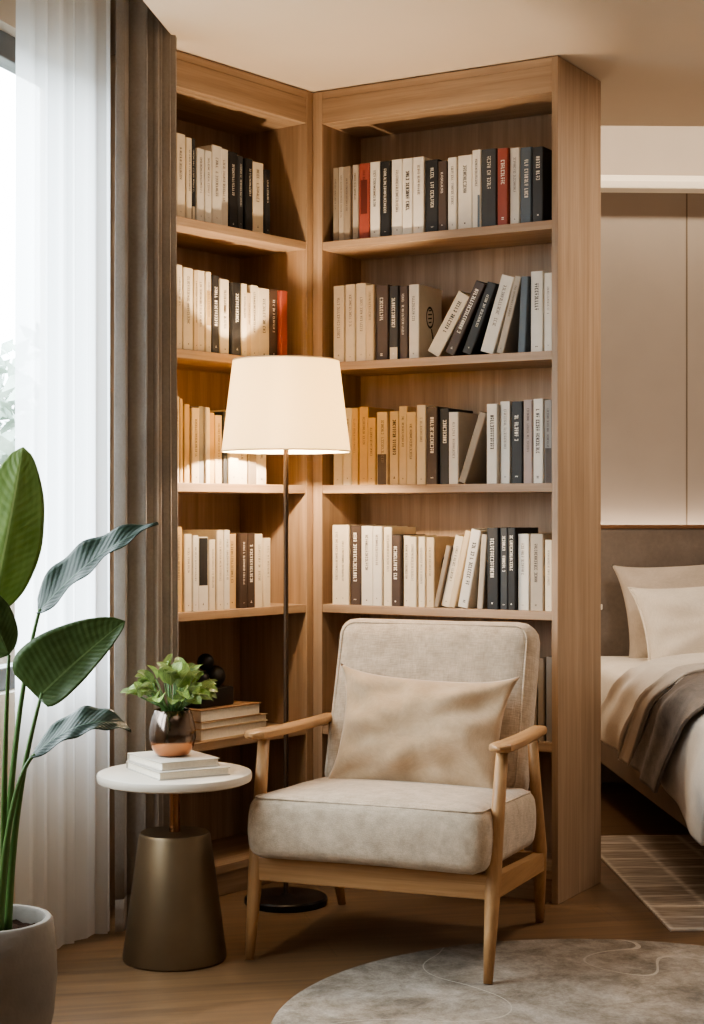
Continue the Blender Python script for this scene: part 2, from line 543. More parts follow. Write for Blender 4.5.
# ---------------------------------------------------------------- materials
OAK_L, OAK_D = '#bfa286', '#96795d'
M_oak_z = wood('oak_vertical', OAK_L, OAK_D, 'z')
M_oak_x = wood('oak_horizontal', OAK_L, OAK_D, 'x')
M_chair = wood('chair_oak', '#c39a6e', '#a1774d', 'z', rough=0.45, fine=1.4)
M_chair_x = wood('chair_oak_cross', '#c39a6e', '#a1774d', 'x', rough=0.45, fine=1.4)
M_chair_y = wood('chair_oak_arm', '#c39a6e', '#a1774d', 'y', rough=0.45, fine=1.4)
M_ceiling = plain('ceiling_paint', '#d4c3ae', 0.9, noise=0.02, nscale=3)
M_wall = plain('wall_paint', '#ddd0c0', 0.9, noise=0.03, nscale=4)
M_panel = plain('wall_panel', '#a69b92', 0.75, noise=0.05, nscale=3)
M_seam = plain('panel_seam', '#75685c', 0.8)
M_trim = plain('painted_trim', '#e2d9cd', 0.7)
M_headboard = fabric('headboard_fabric', '#857b73', '#776d66', 500, 6)
M_bedframe = plain('bed_base', '#7c6c5d', 0.8, noise=0.08, nscale=9, bump=.1)
M_dark = plain('dark_feet', '#2a221c', 0.6)
M_winframe = plain('window_frame_metal', '#7c8288', 0.4, metal=0.3)
M_linen = fabric('linen', '#c3b19d', '#a99884', 330, 26, bump=.5, weave=.7)
M_cushion = fabric('sand_velvet', '#bba286', '#a98f72', 500, 9, bump=.12, sheen=.35)
M_sheet = fabric('sheet_cotton', '#e8e2d9', '#dfd8cd', 600, 8, bump=.08)
M_duvet = fabric('duvet_cotton', '#ece6dd', '#e4ddd2', 600, 7, bump=.08)
M_duvet2 = fabric('duvet_inner', '#cdc6bd', '#c0b8ae', 600, 7, bump=.08)
M_sham = fabric('sham_cotton', '#c4bab0', '#b8ada2', 600, 8, bump=.08)
M_throw = fabric('throw_knit', '#7f756d', '#625952', 420, 26, bump=.3)
M_drape = fabric('drape_cloth', '#a39b94', '#958d86', 900, 6, bump=.08)
M_drape_hem = fabric('drape_hem_cloth', '#a9a19a', '#9a928b', 900, 6, bump=.08)
M_brass = plain('brushed_bronze', '#7f6e58', 0.45, metal=0.9, noise=0.10, nscale=7)
M_copper = plain('copper_stem', '#946c4e', 0.25, metal=1.0)
M_black = plain('black_metal', '#221d1a', 0.35, metal=0.6)
M_soil = plain('soil', '#2a1d15', 1.0, spec=.05, noise=0.5, nscale=60, bump=.8, bscale=90)
M_paper = plain('book_pages', '#e9dfcd', 0.85, noise=0.06, nscale=120)
M_ornament = plain('ornament_black', '#1d1917', 0.4)
M_switch = plain('switch_plastic', '#f0ebe2', 0.4)

# marble-like pale table top
M_top = plain('pale_stone', '#d3c8b9', 0.45, noise=0.05, nscale=10)


def concrete():
    m = plain('concrete_pot', '#7f7870', 0.85, noise=0.16, nscale=9, bump=.25, bscale=70)
    return m


M_pot = concrete()


def floor_mat():
    m, nt, b = new_mat('floor_planks')
    tc = nt.nodes.new('ShaderNodeTexCoord')
    mp = nt.nodes.new('ShaderNodeMapping')
    mp.inputs['Rotation'].default_value = (0, 0, math.radians(-12))
    nt.links.new(tc.outputs['Object'], mp.inputs['Vector'])
    br = nt.nodes.new('ShaderNodeTexBrick')
    br.inputs['Color1'].default_value = (0.42, 0.42, 0.42, 1)
    br.inputs['Color2'].default_value = (0.62, 0.62, 0.62, 1)
    br.inputs['Mortar'].default_value = (0.18, 0.18, 0.18, 1)
    br.inputs['Scale'].default_value = 1
    br.inputs['Mortar Size'].default_value = 0.0015
    br.inputs['Brick Width'].default_value = 1.7
    br.inputs['Row Height'].default_value = 0.19
    nt.links.new(mp.outputs['Vector'], br.inputs['Vector'])
    mp2 = nt.nodes.new('ShaderNodeMapping')
    mp2.inputs['Scale'].default_value = (1.6, 26, 1)
    nt.links.new(mp.outputs['Vector'], mp2.inputs['Vector'])
    n = nt.nodes.new('ShaderNodeTexNoise')
    n.inputs['Scale'].default_value = 1
    n.inputs['Detail'].default_value = 6
    n.inputs['Distortion'].default_value = 1.2
    nt.links.new(mp2.outputs['Vector'], n.inputs['Vector'])
    add = nt.nodes.new('ShaderNodeMix')
    add.data_type = 'FLOAT'
    add.inputs[0].default_value = 0.6
    sep = nt.nodes.new('ShaderNodeRGBToBW')
    nt.links.new(br.outputs['Color'], sep.inputs[0])
    nt.links.new(sep.outputs[0], add.inputs[2])
    nt.links.new(n.outputs['Fac'], add.inputs[3])
    r = nt.nodes.new('ShaderNodeValToRGB')
    r.color_ramp.elements[0].position = 0.25
    r.color_ramp.elements[0].color = lin('#533f2e')
    r.color_ramp.elements[1].position = 0.7
    r.color_ramp.elements[1].color = lin('#826547')
    nt.links.new(add.outputs[0], r.inputs['Fac'])
    nt.links.new(r.outputs['Color'], b.inputs['Base Color'])
    b.inputs['Roughness'].default_value = 0.42
    bp = nt.nodes.new('ShaderNodeBump')
    bp.inputs['Strength'].default_value = 0.08
    nt.links.new(add.outputs[0], bp.inputs['Height'])
    nt.links.new(bp.outputs['Normal'], b.inputs['Normal'])
    return m


M_floor = floor_mat()


def glass_mat():
    m = bpy.data.materials.new('window_glass')
    m.use_nodes = True
    nt = m.node_tree
    nt.nodes.clear()
    o = nt.nodes.new('ShaderNodeOutputMaterial')
    t = nt.nodes.new('ShaderNodeBsdfTransparent')
    t.inputs['Color'].default_value = (0.95, 0.97, 0.97, 1)
    g = nt.nodes.new('ShaderNodeBsdfGlossy')
    g.inputs['Roughness'].default_value = 0.02
    mx = nt.nodes.new('ShaderNodeMixShader')
    mx.inputs[0].default_value = 0.05
    nt.links.new(t.outputs[0], mx.inputs[1])
    nt.links.new(g.outputs[0], mx.inputs[2])
    nt.links.new(mx.outputs[0], o.inputs['Surface'])
    return m


M_glass = glass_mat()


def sheer_mat():
    m = bpy.data.materials.new('sheer_voile')
    m.use_nodes = True
    nt = m.node_tree
    nt.nodes.clear()
    o = nt.nodes.new('ShaderNodeOutputMaterial')
    d = nt.nodes.new('ShaderNodeBsdfDiffuse')
    d.inputs['Color'].default_value = lin('#e9e6e2')
    t = nt.nodes.new('ShaderNodeBsdfTranslucent')
    t.inputs['Color'].default_value = lin('#f6f8fb')
    tr = nt.nodes.new('ShaderNodeBsdfTransparent')
    mx = nt.nodes.new('ShaderNodeMixShader')
    mx.inputs[0].default_value = 0.80
    nt.links.new(d.outputs[0], mx.inputs[1])
    nt.links.new(t.outputs[0], mx.inputs[2])
    mx2 = nt.nodes.new('ShaderNodeMixShader')
    mx2.inputs[0].default_value = 0.14
    nt.links.new(mx.outputs[0], mx2.inputs[1])
    nt.links.new(tr.outputs[0], mx2.inputs[2])
    nt.links.new(mx2.outputs[0], o.inputs['Surface'])
    return m


M_sheer = sheer_mat()


def shade_mat():
    m = bpy.data.materials.new('lampshade_cloth')
    m.use_nodes = True
    nt = m.node_tree
    nt.nodes.clear()
    o = nt.nodes.new('ShaderNodeOutputMaterial')
    d = nt.nodes.new('ShaderNodeBsdfDiffuse')
    d.inputs['Color'].default_value = lin('#f3e6cf')
    t = nt.nodes.new('ShaderNodeBsdfTranslucent')
    t.inputs['Color'].default_value = lin('#f7e9cf')
    mx = nt.nodes.new('ShaderNodeMixShader')
    mx.inputs[0].default_value = SHADE_TRANS
    nt.links.new(d.outputs[0], mx.inputs[1])
    nt.links.new(t.outputs[0], mx.inputs[2])
    e = nt.nodes.new('ShaderNodeEmission')
    e.inputs['Color'].default_value = lin('#ffd88e')
    e.inputs['Strength'].default_value = SHADE_EMIT  # added glow in the cloth, standing in for bulb light shining through
    ad = nt.nodes.new('ShaderNodeAddShader')
    nt.links.new(mx.outputs[0], ad.inputs[0])
    nt.links.new(e.outputs[0], ad.inputs[1])
    nt.links.new(ad.outputs[0], o.inputs['Surface'])
    return m


def leaf_mat(name, top, vein, back, rough=0.38, freq=95.0, trans=.28, spec=.35):
    """glossy leaf; the fine side veins run across the blade (uv: u along, v across)"""
    m, nt, b = new_mat(name)
    uv = nt.nodes.new('ShaderNodeUVMap')
    sp = nt.nodes.new('ShaderNodeSeparateXYZ')
    nt.links.new(uv.outputs[0], sp.inputs[0])
    ab = nt.nodes.new('ShaderNodeMath')
    ab.operation = 'ABSOLUTE'
    nt.links.new(sp.outputs['Y'], ab.inputs[0])
    ma = nt.nodes.new('ShaderNodeMath')
    ma.operation = 'MULTIPLY_ADD'
    nt.links.new(ab.outputs[0], ma.inputs[0])
    ma.inputs[1].default_value = -0.16
    nt.links.new(sp.outputs['X'], ma.inputs[2])
    mu = nt.nodes.new('ShaderNodeMath')
    mu.operation = 'MULTIPLY'
    mu.inputs[1].default_value = freq
    nt.links.new(ma.outputs[0], mu.inputs[0])
    si = nt.nodes.new('ShaderNodeMath')
    si.operation = 'SINE'
    nt.links.new(mu.outputs[0], si.inputs[0])
    n = nt.nodes.new('ShaderNodeTexNoise')
    n.inputs['Scale'].default_value = 5
    n.inputs['Detail'].default_value = 3
    nt.links.new(uv.outputs[0], n.inputs['Vector'])
    k = nt.nodes.new('ShaderNodeMath')
    k.operation = 'MULTIPLY_ADD'
    nt.links.new(si.outputs[0], k.inputs[0])
    k.inputs[1].default_value = 0.035
    nt.links.new(n.outputs['Fac'], k.inputs[2])
    r = nt.nodes.new('ShaderNodeValToRGB')
    r.color_ramp.elements[0].position = 0.3
    r.color_ramp.elements[0].color = lin(back)
    r.color_ramp.elements[1].position = 0.72
    r.color_ramp.elements[1].color = lin(top)
    nt.links.new(k.outputs[0], r.inputs['Fac'])
    lt = nt.nodes.new('ShaderNodeMath')
    lt.operation = 'LESS_THAN'
    nt.links.new(ab.outputs[0], lt.inputs[0])
    lt.inputs[1].default_value = 0.028
    mx = nt.nodes.new('ShaderNodeMix')
    mx.data_type = 'RGBA'
    nt.links.new(lt.outputs[0], mx.inputs[0])
    nt.links.new(r.outputs['Color'], mx.inputs[6])
    mx.inputs[7].default_value = lin(vein)
    nt.links.new(mx.outputs[2], b.inputs['Base Color'])
    b.inputs['Roughness'].default_value = rough
    bp = nt.nodes.new('ShaderNodeBump')
    bp.inputs['Strength'].default_value = 0.12
    bp.inputs['Distance'].default_value = 0.003
    nt.links.new(si.outputs[0], bp.inputs['Height'])
    nt.links.new(bp.outputs['Normal'], b.inputs['Normal'])
    tr = nt.nodes.new('ShaderNodeBsdfTranslucent')
    tr.inputs['Color'].default_value = lin(vein)
    b.inputs['Specular IOR Level'].default_value = spec
    ms = nt.nodes.new('ShaderNodeMixShader')
    ms.inputs[0].default_value = trans
    out = nt.nodes['Material Output']
    nt.links.new(b.outputs[0], ms.inputs[1])
    nt.links.new(tr.outputs[0], ms.inputs[2])
    nt.links.new(ms.outputs[0], out.inputs['Surface'])
    return m


M_leaf_bright = leaf_mat('leaf_bright', '#7f9558', '#9bab74', '#637b40', freq=120, trans=.22)
M_leaf_dark = leaf_mat('leaf_dark', '#2b3d30', '#465c49', '#1a271e', rough=.45, freq=120, trans=.08, spec=.2)
M_leaf_olive = leaf_mat('leaf_olive', '#4d6139', '#63764a', '#38491f', freq=120, trans=.15, spec=.25)
def island_tint(m, lo, hi):
    nt = m.node_tree
    b = nt.nodes['Principled BSDF']
    src = b.inputs['Base Color'].links[0].from_socket
    g = nt.nodes.new('ShaderNodeNewGeometry')
    r = nt.nodes.new('ShaderNodeValToRGB')
    r.color_ramp.elements[0].color = (lo, lo, lo, 1)
    r.color_ramp.elements[1].color = (hi, hi, hi, 1)
    nt.links.new(g.outputs['Random Per Island'], r.inputs['Fac'])
    mx = nt.nodes.new('ShaderNodeMix')
    mx.data_type = 'RGBA'
    mx.blend_type = 'MULTIPLY'
    mx.inputs[0].default_value = 1
    nt.links.new(src, mx.inputs[6])
    nt.links.new(r.outputs['Color'], mx.inputs[7])
    nt.links.new(mx.outputs[2], b.inputs['Base Color'])
    return m


M_leaf_small = leaf_mat('leaf_small', '#9cae5e', '#b9c788', '#4f6d33', rough=.42, freq=8, trans=.12)
island_tint(M_leaf_small, .45, 1.15)
M_stalk = plain('stalk', '#4c6b37', 0.5, noise=.15, nscale=20)
M_bark = plain('bark', '#6f665c', 0.9, noise=.3, nscale=12)
M_garden_leaf = plain('garden_foliage', '#a9b8ad', 0.8, noise=.4, nscale=6)
M_ground = plain('outdoor_paving', '#6d6a64', 0.9, noise=.1, nscale=2)


def round_rug_mat():
    m, nt, b = new_mat('round_rug_pile')
    tc = nt.nodes.new('ShaderNodeTexCoord')
    n = nt.nodes.new('ShaderNodeTexNoise')
    n.inputs['Scale'].default_value = 5.5
    n.inputs['Detail'].default_value = 9
    n.inputs['Roughness'].default_value = 0.78
    n.inputs['Distortion'].default_value = 0.25
    nt.links.new(tc.outputs['Object'], n.inputs['Vector'])
    r = nt.nodes.new('ShaderNodeValToRGB')
    e = r.color_ramp.elements
    e[0].position = 0.38
    e[0].color = lin('#766b60')
    e[1].position = 0.64
    e[1].color = lin('#b4a99d')
    x = e.new(0.48)
    x.color = lin('#918679')
    nt.links.new(n.outputs['Fac'], r.inputs['Fac'])
    # pale looping lines
    n3 = nt.nodes.new('ShaderNodeTexNoise')
    n3.inputs['Scale'].default_value = 1.5
    n3.inputs['Detail'].default_value = 1
    nt.links.new(tc.outputs['Object'], n3.inputs['Vector'])
    s = nt.nodes.new('ShaderNodeMath')
    s.operation = 'SUBTRACT'
    nt.links.new(n3.outputs['Fac'], s.inputs[0])
    s.inputs[1].default_value = 0.53
    a = nt.nodes.new('ShaderNodeMath')
    a.operation = 'ABSOLUTE'
    nt.links.new(s.outputs[0], a.inputs[0])
    l = nt.nodes.new('ShaderNodeMath')
    l.operation = 'LESS_THAN'
    nt.links.new(a.outputs[0], l.inputs[0])
    l.inputs[1].default_value = 0.0016
    mx = nt.nodes.new('ShaderNodeMix')
    mx.data_type = 'RGBA'
    nt.links.new(l.outputs[0], mx.inputs[0])
    nt.links.new(r.outputs['Color'], mx.inputs[6])
    mx.inputs[7].default_value = lin('#b3a99c')
    n2 = nt.nodes.new('ShaderNodeTexNoise')
    n2.inputs['Scale'].default_value = 160
    nt.links.new(tc.outputs['Object'], n2.inputs['Vector'])
    m2 = nt.nodes.new('ShaderNodeMix')
    m2.data_type = 'RGBA'
    m2.blend_type = 'MULTIPLY'
    m2.inputs[0].default_value = 0.35
    nt.links.new(mx.outputs[2], m2.inputs[6])
    nt.links.new(n2.outputs['Fac'], m2.inputs[7])
    nt.links.new(m2.outputs[2], b.inputs['Base Color'])
    b.inputs['Roughness'].default_value = 0.95
    b.inputs['Specular IOR Level'].default_value = 0.1
    bp = nt.nodes.new('ShaderNodeBump')
    bp.inputs['Strength'].default_value = 0.4
    bp.inputs['Distance'].default_value = 0.004
    nt.links.new(n2.outputs['Fac'], bp.inputs['Height'])
    nt.links.new(bp.outputs['Normal'], b.inputs['Normal'])
    return m


def block_rug_mat():
    m, nt, b = new_mat('block_rug_pile')
    tc = nt.nodes.new('ShaderNodeTexCoord')
    mp = nt.nodes.new('ShaderNodeMapping')
    nt.links.new(tc.outputs['Object'], mp.inputs['Vector'])
    br = nt.nodes.new('ShaderNodeTexBrick')
    br.inputs['Color1'].default_value = lin('#b3a699')
    br.inputs['Color2'].default_value = lin('#cdc2b7')
    br.inputs['Mortar'].default_value = lin('#ebe3d9')
    br.inputs['Scale'].default_value = 1
    br.inputs['Mortar Size'].default_value = 0.018
    br.inputs['Mortar Smooth'].default_value = 1.0
    br.inputs['Brick Width'].default_value = 0.17
    br.inputs['Row Height'].default_value = 0.13
    br.offset = 0.0
    nt.links.new(mp.outputs['Vector'], br.inputs['Vector'])
    mp2 = nt.nodes.new('ShaderNodeMapping')
    mp2.inputs['Scale'].default_value = (9, 90, 1)
    nt.links.new(tc.outputs['Object'], mp2.inputs['Vector'])
    n = nt.nodes.new('ShaderNodeTexNoise')
    n.inputs['Scale'].default_value = 1
    n.inputs['Detail'].default_value = 4
    nt.links.new(mp2.outputs['Vector'], n.inputs['Vector'])
    r = nt.nodes.new('ShaderNodeValToRGB')
    r.color_ramp.elements[0].position = 0.38
    r.color_ramp.elements[1].position = 0.62
    r.color_ramp.elements[0].color = (0.48, 0.46, 0.44, 1)
    r.color_ramp.elements[1].color = (1, 1, 1, 1)
    nt.links.new(n.outputs['Fac'], r.inputs['Fac'])
    mx = nt.nodes.new('ShaderNodeMix')
    mx.data_type = 'RGBA'
    mx.blend_type = 'MULTIPLY'
    mx.inputs[0].default_value = 0.75
    nt.links.new(br.outputs['Color'], mx.inputs[6])
    nt.links.new(r.outputs['Color'], mx.inputs[7])
    nt.links.new(mx.outputs[2], b.inputs['Base Color'])
    b.inputs['Roughness'].default_value = 0.95
    return m


# ---------------------------------------------------------------- room shell
CEIL, HIGH = 2.49, 2.88
W0 = V((-0.98, 4.0, 0))
WD = V((0.3, 0.954, 0)).normalized()
WN = V((-WD.y, WD.x, 0))             # outward from the room


def wp(s, off=0.0):
    p = W0 + WD * s + WN * off
    return (p.x, p.y)


floor_poly = [(-2.6, -1.0), (3.25, -1.0), (3.25, 7.4), (-0.45, 7.2), (-0.45, 5.52), (-0.90, 4.97), wp(.86), wp(-5.1)]
o = MB().prism(floor_poly, -0.12, 0.0).build('floor', M_floor)
structure(o)

# lower ceiling slab: open over the curtain pocket and over the light cove behind the bookcases
slab = [(-0.505, 4.655), (-0.548, 4.32), (-2.15, -0.9), (3.2, -0.9), (3.2, 5.80), (-0.44, 5.68), (-0.44, 5.50), (-0.80, 5.02), (-0.70, 4.92)]
o = MB().prism(slab, CEIL, HIGH).build('ceiling', M_ceiling)
structure(o)
o = MB().prism([(p[0], p[1]) for p in floor_poly], HIGH, HIGH + .1).build('ceiling_cove', M_ceiling)
structure(o)


def wall_seg(mb, a, b, off0, off1, z0, z1):
    a, b = V((a[0], a[1], 0)), V((b[0], b[1], 0))
    t = (b - a).normalized()
    n = V((-t.y, t.x, 0))
    mb.prism([(a + n * off0)[:2], (b + n * off0)[:2], (b + n * off1)[:2], (a + n * off1)[:2]], z0, z1)


mb = MB()
wall_seg(mb, wp(-5.1), wp(-1.2), 0, .14, 0, HIGH)
wall_seg(mb, wp(.74), wp(.86), 0, .14, 0, HIGH)
wall_seg(mb, wp(-1.2), wp(.74), 0, .14, 2.415, HIGH)
wall_seg(mb, wp(-1.2), wp(.74), 0, .14, 0, .68)
structure(mb.build('wall_left', M_trim))

mb = MB()
wall_seg(mb, (-0.735, 4.83), (-0.90, 4.97), 0.0, .05, 0, HIGH)
wall_seg(mb, (-0.90, 4.97), (-0.45, 5.54), 0.0, .05, 0, HIGH)
wall_seg(mb, (-0.45, 5.54), (-0.45, 7.15), 0.0, .05, 0, HIGH)
structure(mb.build('wall_corner', M_wall))
structure(MB().box(-2.7, 3.3, -1.1, -1.0, 0, HIGH).build('wall_front', M_wall))
structure(MB().box(3.2, 3.3, -1.0, 7.5, 0, HIGH).build('wall_right', M_wall))

# bedroom: panelled wall behind the bed, cornice and seams; turned a little against the picture plane
BR = math.radians(2.8)
BED = V((0.93, 6.85, 0))
bed_axis = empty('wall_back', (BED.x, BED.y, 0), BR)
structure(bed_axis)
MB().box(-1.4, 2.35, .17, .27, 0, HIGH).build('wall_surface', M_panel, bed_axis)
structure(bed_axis)
mb = MB()
for sx in (-0.42, 0.508, 1.44):
    mb.box(sx - .003, sx + .003, .1685, .171, 1.0, 2.51)
mb.build('panel_seam', M_seam, bed_axis)
e = empty('trim_1', (BED.x, BED.y, 0), BR)
structure(e)
MB().box(-1.4, 2.35, .07, .17, 2.51, 2.545, bev=.004).build('cornice_band', M_trim, e)
MB().box(-1.4, 2.35, .10, .17, 2.545, 2.572, bev=.004).build('cornice_lip', M_trim, e)

# window
win = empty('window_1', (W0.x, W0.y, 0), math.atan2(WD.y, WD.x))
structure(win)
mb = MB()
y0, y1 = .04, .10
mb.box(-1.2, .74, y0, y1, 2.345, 2.415, bev=.004)
mb.box(-1.2, .74, y0, y1, .68, .74, bev=.004)
for s in (-1.2, -.35, .68):
    mb.box(s, s + .06, y0, y1, .74, 2.345, bev=.004)
mb.build('window_frame', M_winframe, win)
for (s, s2) in ((-1.14, -.35), (-.29, .68)):
    MB().box(s, s2, .066, .072, .74, 2.345).build('window_pane', M_glass, win)

# outside: terrace and two pale trees seen through the window
o = MB().prism([(-16, -6), wp(-9, .16), wp(4, .16), (2.0, 16), (-14, 16)], -0.25, -0.14).build('ground', M_ground)
structure(o)


def garden_tree(x, y, h, r, seed, label):
    rng = random.Random(seed)
    t = empty('garden_tree', (x, y, -0.14))
    tag(t, label, 'tree', 'garden trees outside the window')
    MB().tube([(0, 0, 0), (.03, .02, h * .3), (0, .05, h * .62)], [.07, .055, .035], 8).build('trunk', M_bark, t, True)
    mb = MB()
    for i in range(900):
        a, b2 = rng.uniform(0, 6.283), rng.uniform(-1, 1)
        rr = r * rng.uniform(.35, 1) * (1 + .25 * math.sin(3 * a + seed) * math.cos(4 * b2))
        c = V((math.cos(a) * math.sqrt(1 - b2 * b2) * rr, math.sin(a) * math.sqrt(1 - b2 * b2) * rr, h * .62 + b2 * rr * .9))
        d1 = V((rng.uniform(-1, 1), rng.uniform(-1, 1), rng.uniform(-1, 1))).normalized()
        d2 = d1.cross(V((rng.uniform(-1, 1), rng.uniform(-1, 1), rng.uniform(-1, 1)))).normalized()
        s = rng.uniform(.05, .11)
        mb.add([c - d1 * s, c + d2 * s * .45, c + d1 * s, c - d2 * s * .45], [(0, 1, 2, 3)])
    mb.build('crown', M_garden_leaf, t, fix=False)
    return t


garden_tree(-1.98, 9.4, 2.6, .75, 1, 'pale blurred garden tree seen through the window at the far left')

# ---------------------------------------------------------------- bookcases
Cc = V((-0.1243, 5.26, 0))
AL, AR = math.atan2(.785, .6194), math.atan2(-.5061, .8625)
WL, WR = 0.70, 0.8437
L0 = Cc - V((.6194, .785, 0)) * WL
SH = [2.008, 1.624, 1.235, .857, .470]
TH = .026
left_case = empty('bookcase', (L0.x, L0.y, 0), AL)
tag(left_case, 'oak bookcase wing on the left, between the grey curtain and the inner corner', 'bookcase', 'two wings of the oak corner bookcase')
right_case = empty('bookcase', (Cc.x, Cc.y, 0), AR)
tag(right_case, 'wide oak bookcase wing on the right, behind the armchair, with a tall end panel', 'bookcase', 'two wings of the oak corner bookcase')


def bookcase(root, w, depth, back, s0, s1, left):
    B = .0015
    MB().box(0, s0, 0, depth, 0, 2.487, bev=B).build('side_panel', M_oak_z, root)
    MB().box(w - s1, w, 0, depth, 0, 2.487, bev=B).build('side_panel', M_oak_z, root)
    MB().box(s0, w - s1, back, back + .015, .075, 2.46).build('back_panel', M_oak_z, root)
    if depth - back > .03:
        MB().box(s0, w - s1, depth - .014, depth - .002, .03, 2.46).build('rear_panel', M_oak_z, root)
    MB().box(s0, w - s1, .001, depth - .016, 2.462, 2.4865, bev=B).build('top_panel', M_oak_x, root)
    MB().box(s0, w - s1, .001, .024, 2.383, 2.4615, bev=B).build('fascia', M_oak_x, root)
    MB().box(s0, w - s1, .0245, back - .0005, 2.383, 2.40).build('soffit_panel', M_oak_x, root)
    for z in SH:
        MB().box(s0, w - s1, .002, back - .0005, z - TH, z, bev=B).build('shelf', M_oak_x, root)
    MB().box(s0, w - s1, .002, back - .0005, .070, .095, bev=B).build('shelf', M_oak_x, root)
    MB().box(s0, w - s1, .014, .034, 0, .0695, bev=B).build('plinth', M_oak_x, root)


bookcase(left_case, WL, .32, .285, .075, .032, True)
bookcase(right_case, WR, .335, .245, .034, .020, False)
MB().box(-.030, -.0003, .0075, .030, 0, 2.4865).build('corner_post', M_oak_z, right_case)

# ---------------------------------------------------------------- books
COLORS = {'cream': '#d9cbb4', 'white': '#d6cfc4', 'oat': '#cdb899', 'tan': '#c9a878', 'gold': '#c9a56a', 'taupe': '#8f8171',
          'stone': '#aa9e8f', 'black': '#1d1b1b', 'brown': '#43342b', 'charcoal': '#37383a', 'slate': '#56606a', 'grey': '#8a8581',
          'red': '#914537', 'mauve': '#a3938d'}
M_book = {k: plain('book_' + k, v, 0.55, noise=.05, nscale=30) for k, v in COLORS.items()}
M_ink = {'dark': plain('ink_dark', '#2b2420', 0.7), 'soft': plain('ink_soft', '#6d6156', 0.7), 'light': plain('ink_light', '#e6dfd2', 0.6),
         'rust': plain('ink_rust', '#5b2117', 0.7), 'gold': plain('ink_gold', '#b79a6c', 0.5)}
DARK = ('black', 'brown', 'charcoal', 'slate', 'red')


def title_marks(t, h, rng, bold, x_mid=0.0):
    """worn spine lettering that reads from top to bottom: strokes too small to spell anything"""
    mb = MB()
    y = -0.0009

    def q(x0, x1, z0, z1):
        mb.add([(x0, y, z0), (x1, y, z0), (x1, y, z1), (x0, y, z1)], [(0, 1, 2, 3)])
    cap = min(.0120, t * (.34 if bold else .235))
    adv = cap * .62
    st = cap * (.20 if bold else .14)
    z = h * (1 - rng.uniform(.09, .17))
    end = h * (1 - rng.uniform(.46, .70))
    xs = x_mid + rng.uniform(-.06, .06) * t
    x0, x1 = xs - cap / 2, xs + cap / 2
    while z > end:
        if rng.random() < .10:
            z -= adv * .8
            continue
        k = rng.randrange(6)
        w = adv * rng.uniform(.66, .8)
        if k in (0, 1, 4):
            q(x0, x1, z - st, z)
        if k in (0, 2, 5):
            q(x0, x1, z - w, z - w + st)
        if k in (0, 3):
            q(xs - st / 2, xs + st / 2, z - w, z)
        if k in (1, 2, 4):
            q(x0, x0 + st, z - w, z)
        if k in (2, 3, 4, 5):
            q(x1 - st, x1, z - w, z)
        if k in (3, 5):
            q(x0, xs, z - w * .5 - st / 2, z - w * .5 + st / 2)
        z -= adv
    # small press mark at the foot
    title, mb = mb, MB()
    zz = h * rng.uniform(.055, .085)
    k = rng.randrange(5)
    c2 = cap * .8
    if k == 0:
        q(xs - c2 * .35, xs + c2 * .35, zz, zz + st)
        q(xs - c2 * .12, xs + c2 * .12, zz + st, zz + c2 * .7)
    elif k == 1:
        q(xs - c2 * .4, xs + c2 * .4, zz, zz + st)
        q(xs - c2 * .4, xs + c2 * .4, zz + st * 2, zz + st * 3)
    elif k == 2:
        q(xs - c2 * .25, xs + c2 * .25, zz, zz + c2 * .5)
    elif k == 3:
        for d in (-.35, 0, .35):
            q(xs + c2 * d - st * .4, xs + c2 * d + st * .4, zz, zz + c2 * .35)
    return title, mb


def letter(o, marks, ink):
    marks[0].build('spine_title', ink, o, fix=False)
    if marks[1].v:
        marks[1].build('spine_mark', ink, o, fix=False)


def oval_design(depth, h, xface, sgn):
    """outlined oval with a few strokes, printed on the front board"""
    mb = MB()
    cy, cz = depth * .48, h * .58
    ry, rz = depth * .17, h * .15
    x = xface
    n = 28
    vs, fs = [], []
    for i in range(n):
        a = 2 * math.pi * i / n
        for k in (1.0, .80):
            vs.append((x, cy + math.cos(a) * ry * k, cz + math.sin(a) * rz * k))
    for i in range(n):
        j = (i + 1) % n
        fs.append((2 * i, 2 * j, 2 * j + 1, 2 * i + 1))
    mb.add(vs, fs)
    for k in range(4):
        z0 = cz - rz * .55 + k * rz * .36
        ww = ry * (.55 - .12 * abs(k - 1.5))
        mb.add([(x, cy - ww, z0), (x, cy + ww, z0 + rz * .1), (x, cy + ww, z0 + rz * .22), (x, cy - ww, z0 + rz * .12)], [(0, 1, 2, 3)])
    mb.add([(x, cy + ry * .2, cz - rz), (x, cy + ry * .5, cz - rz), (x, cy + ry * .9, cz - rz * 1.9), (x, cy + ry * .6, cz - rz * 1.9)], [(0, 1, 2, 3)])
    return mb


def book_mesh(t, h, dep):
    """case: spine and two boards, open at head, tail and fore-edge; origin at the foot of the spine, spine towards -y"""
    b = min(.0022, t * .18)
    hw = t / 2
    r = min(.004, t * .25)
    outer = [(-hw, dep), (-hw, r), (-hw + r * .35, r * .3), (-hw + r, 0), (hw - r, 0), (hw - r * .35, r * .3), (hw, r), (hw, dep)]
    inner = [(hw - b, dep), (hw - b, r + b), (-hw + b, r + b), (-hw + b, dep)]
    poly = outer + inner
    return MB().prism(poly, 0, h)


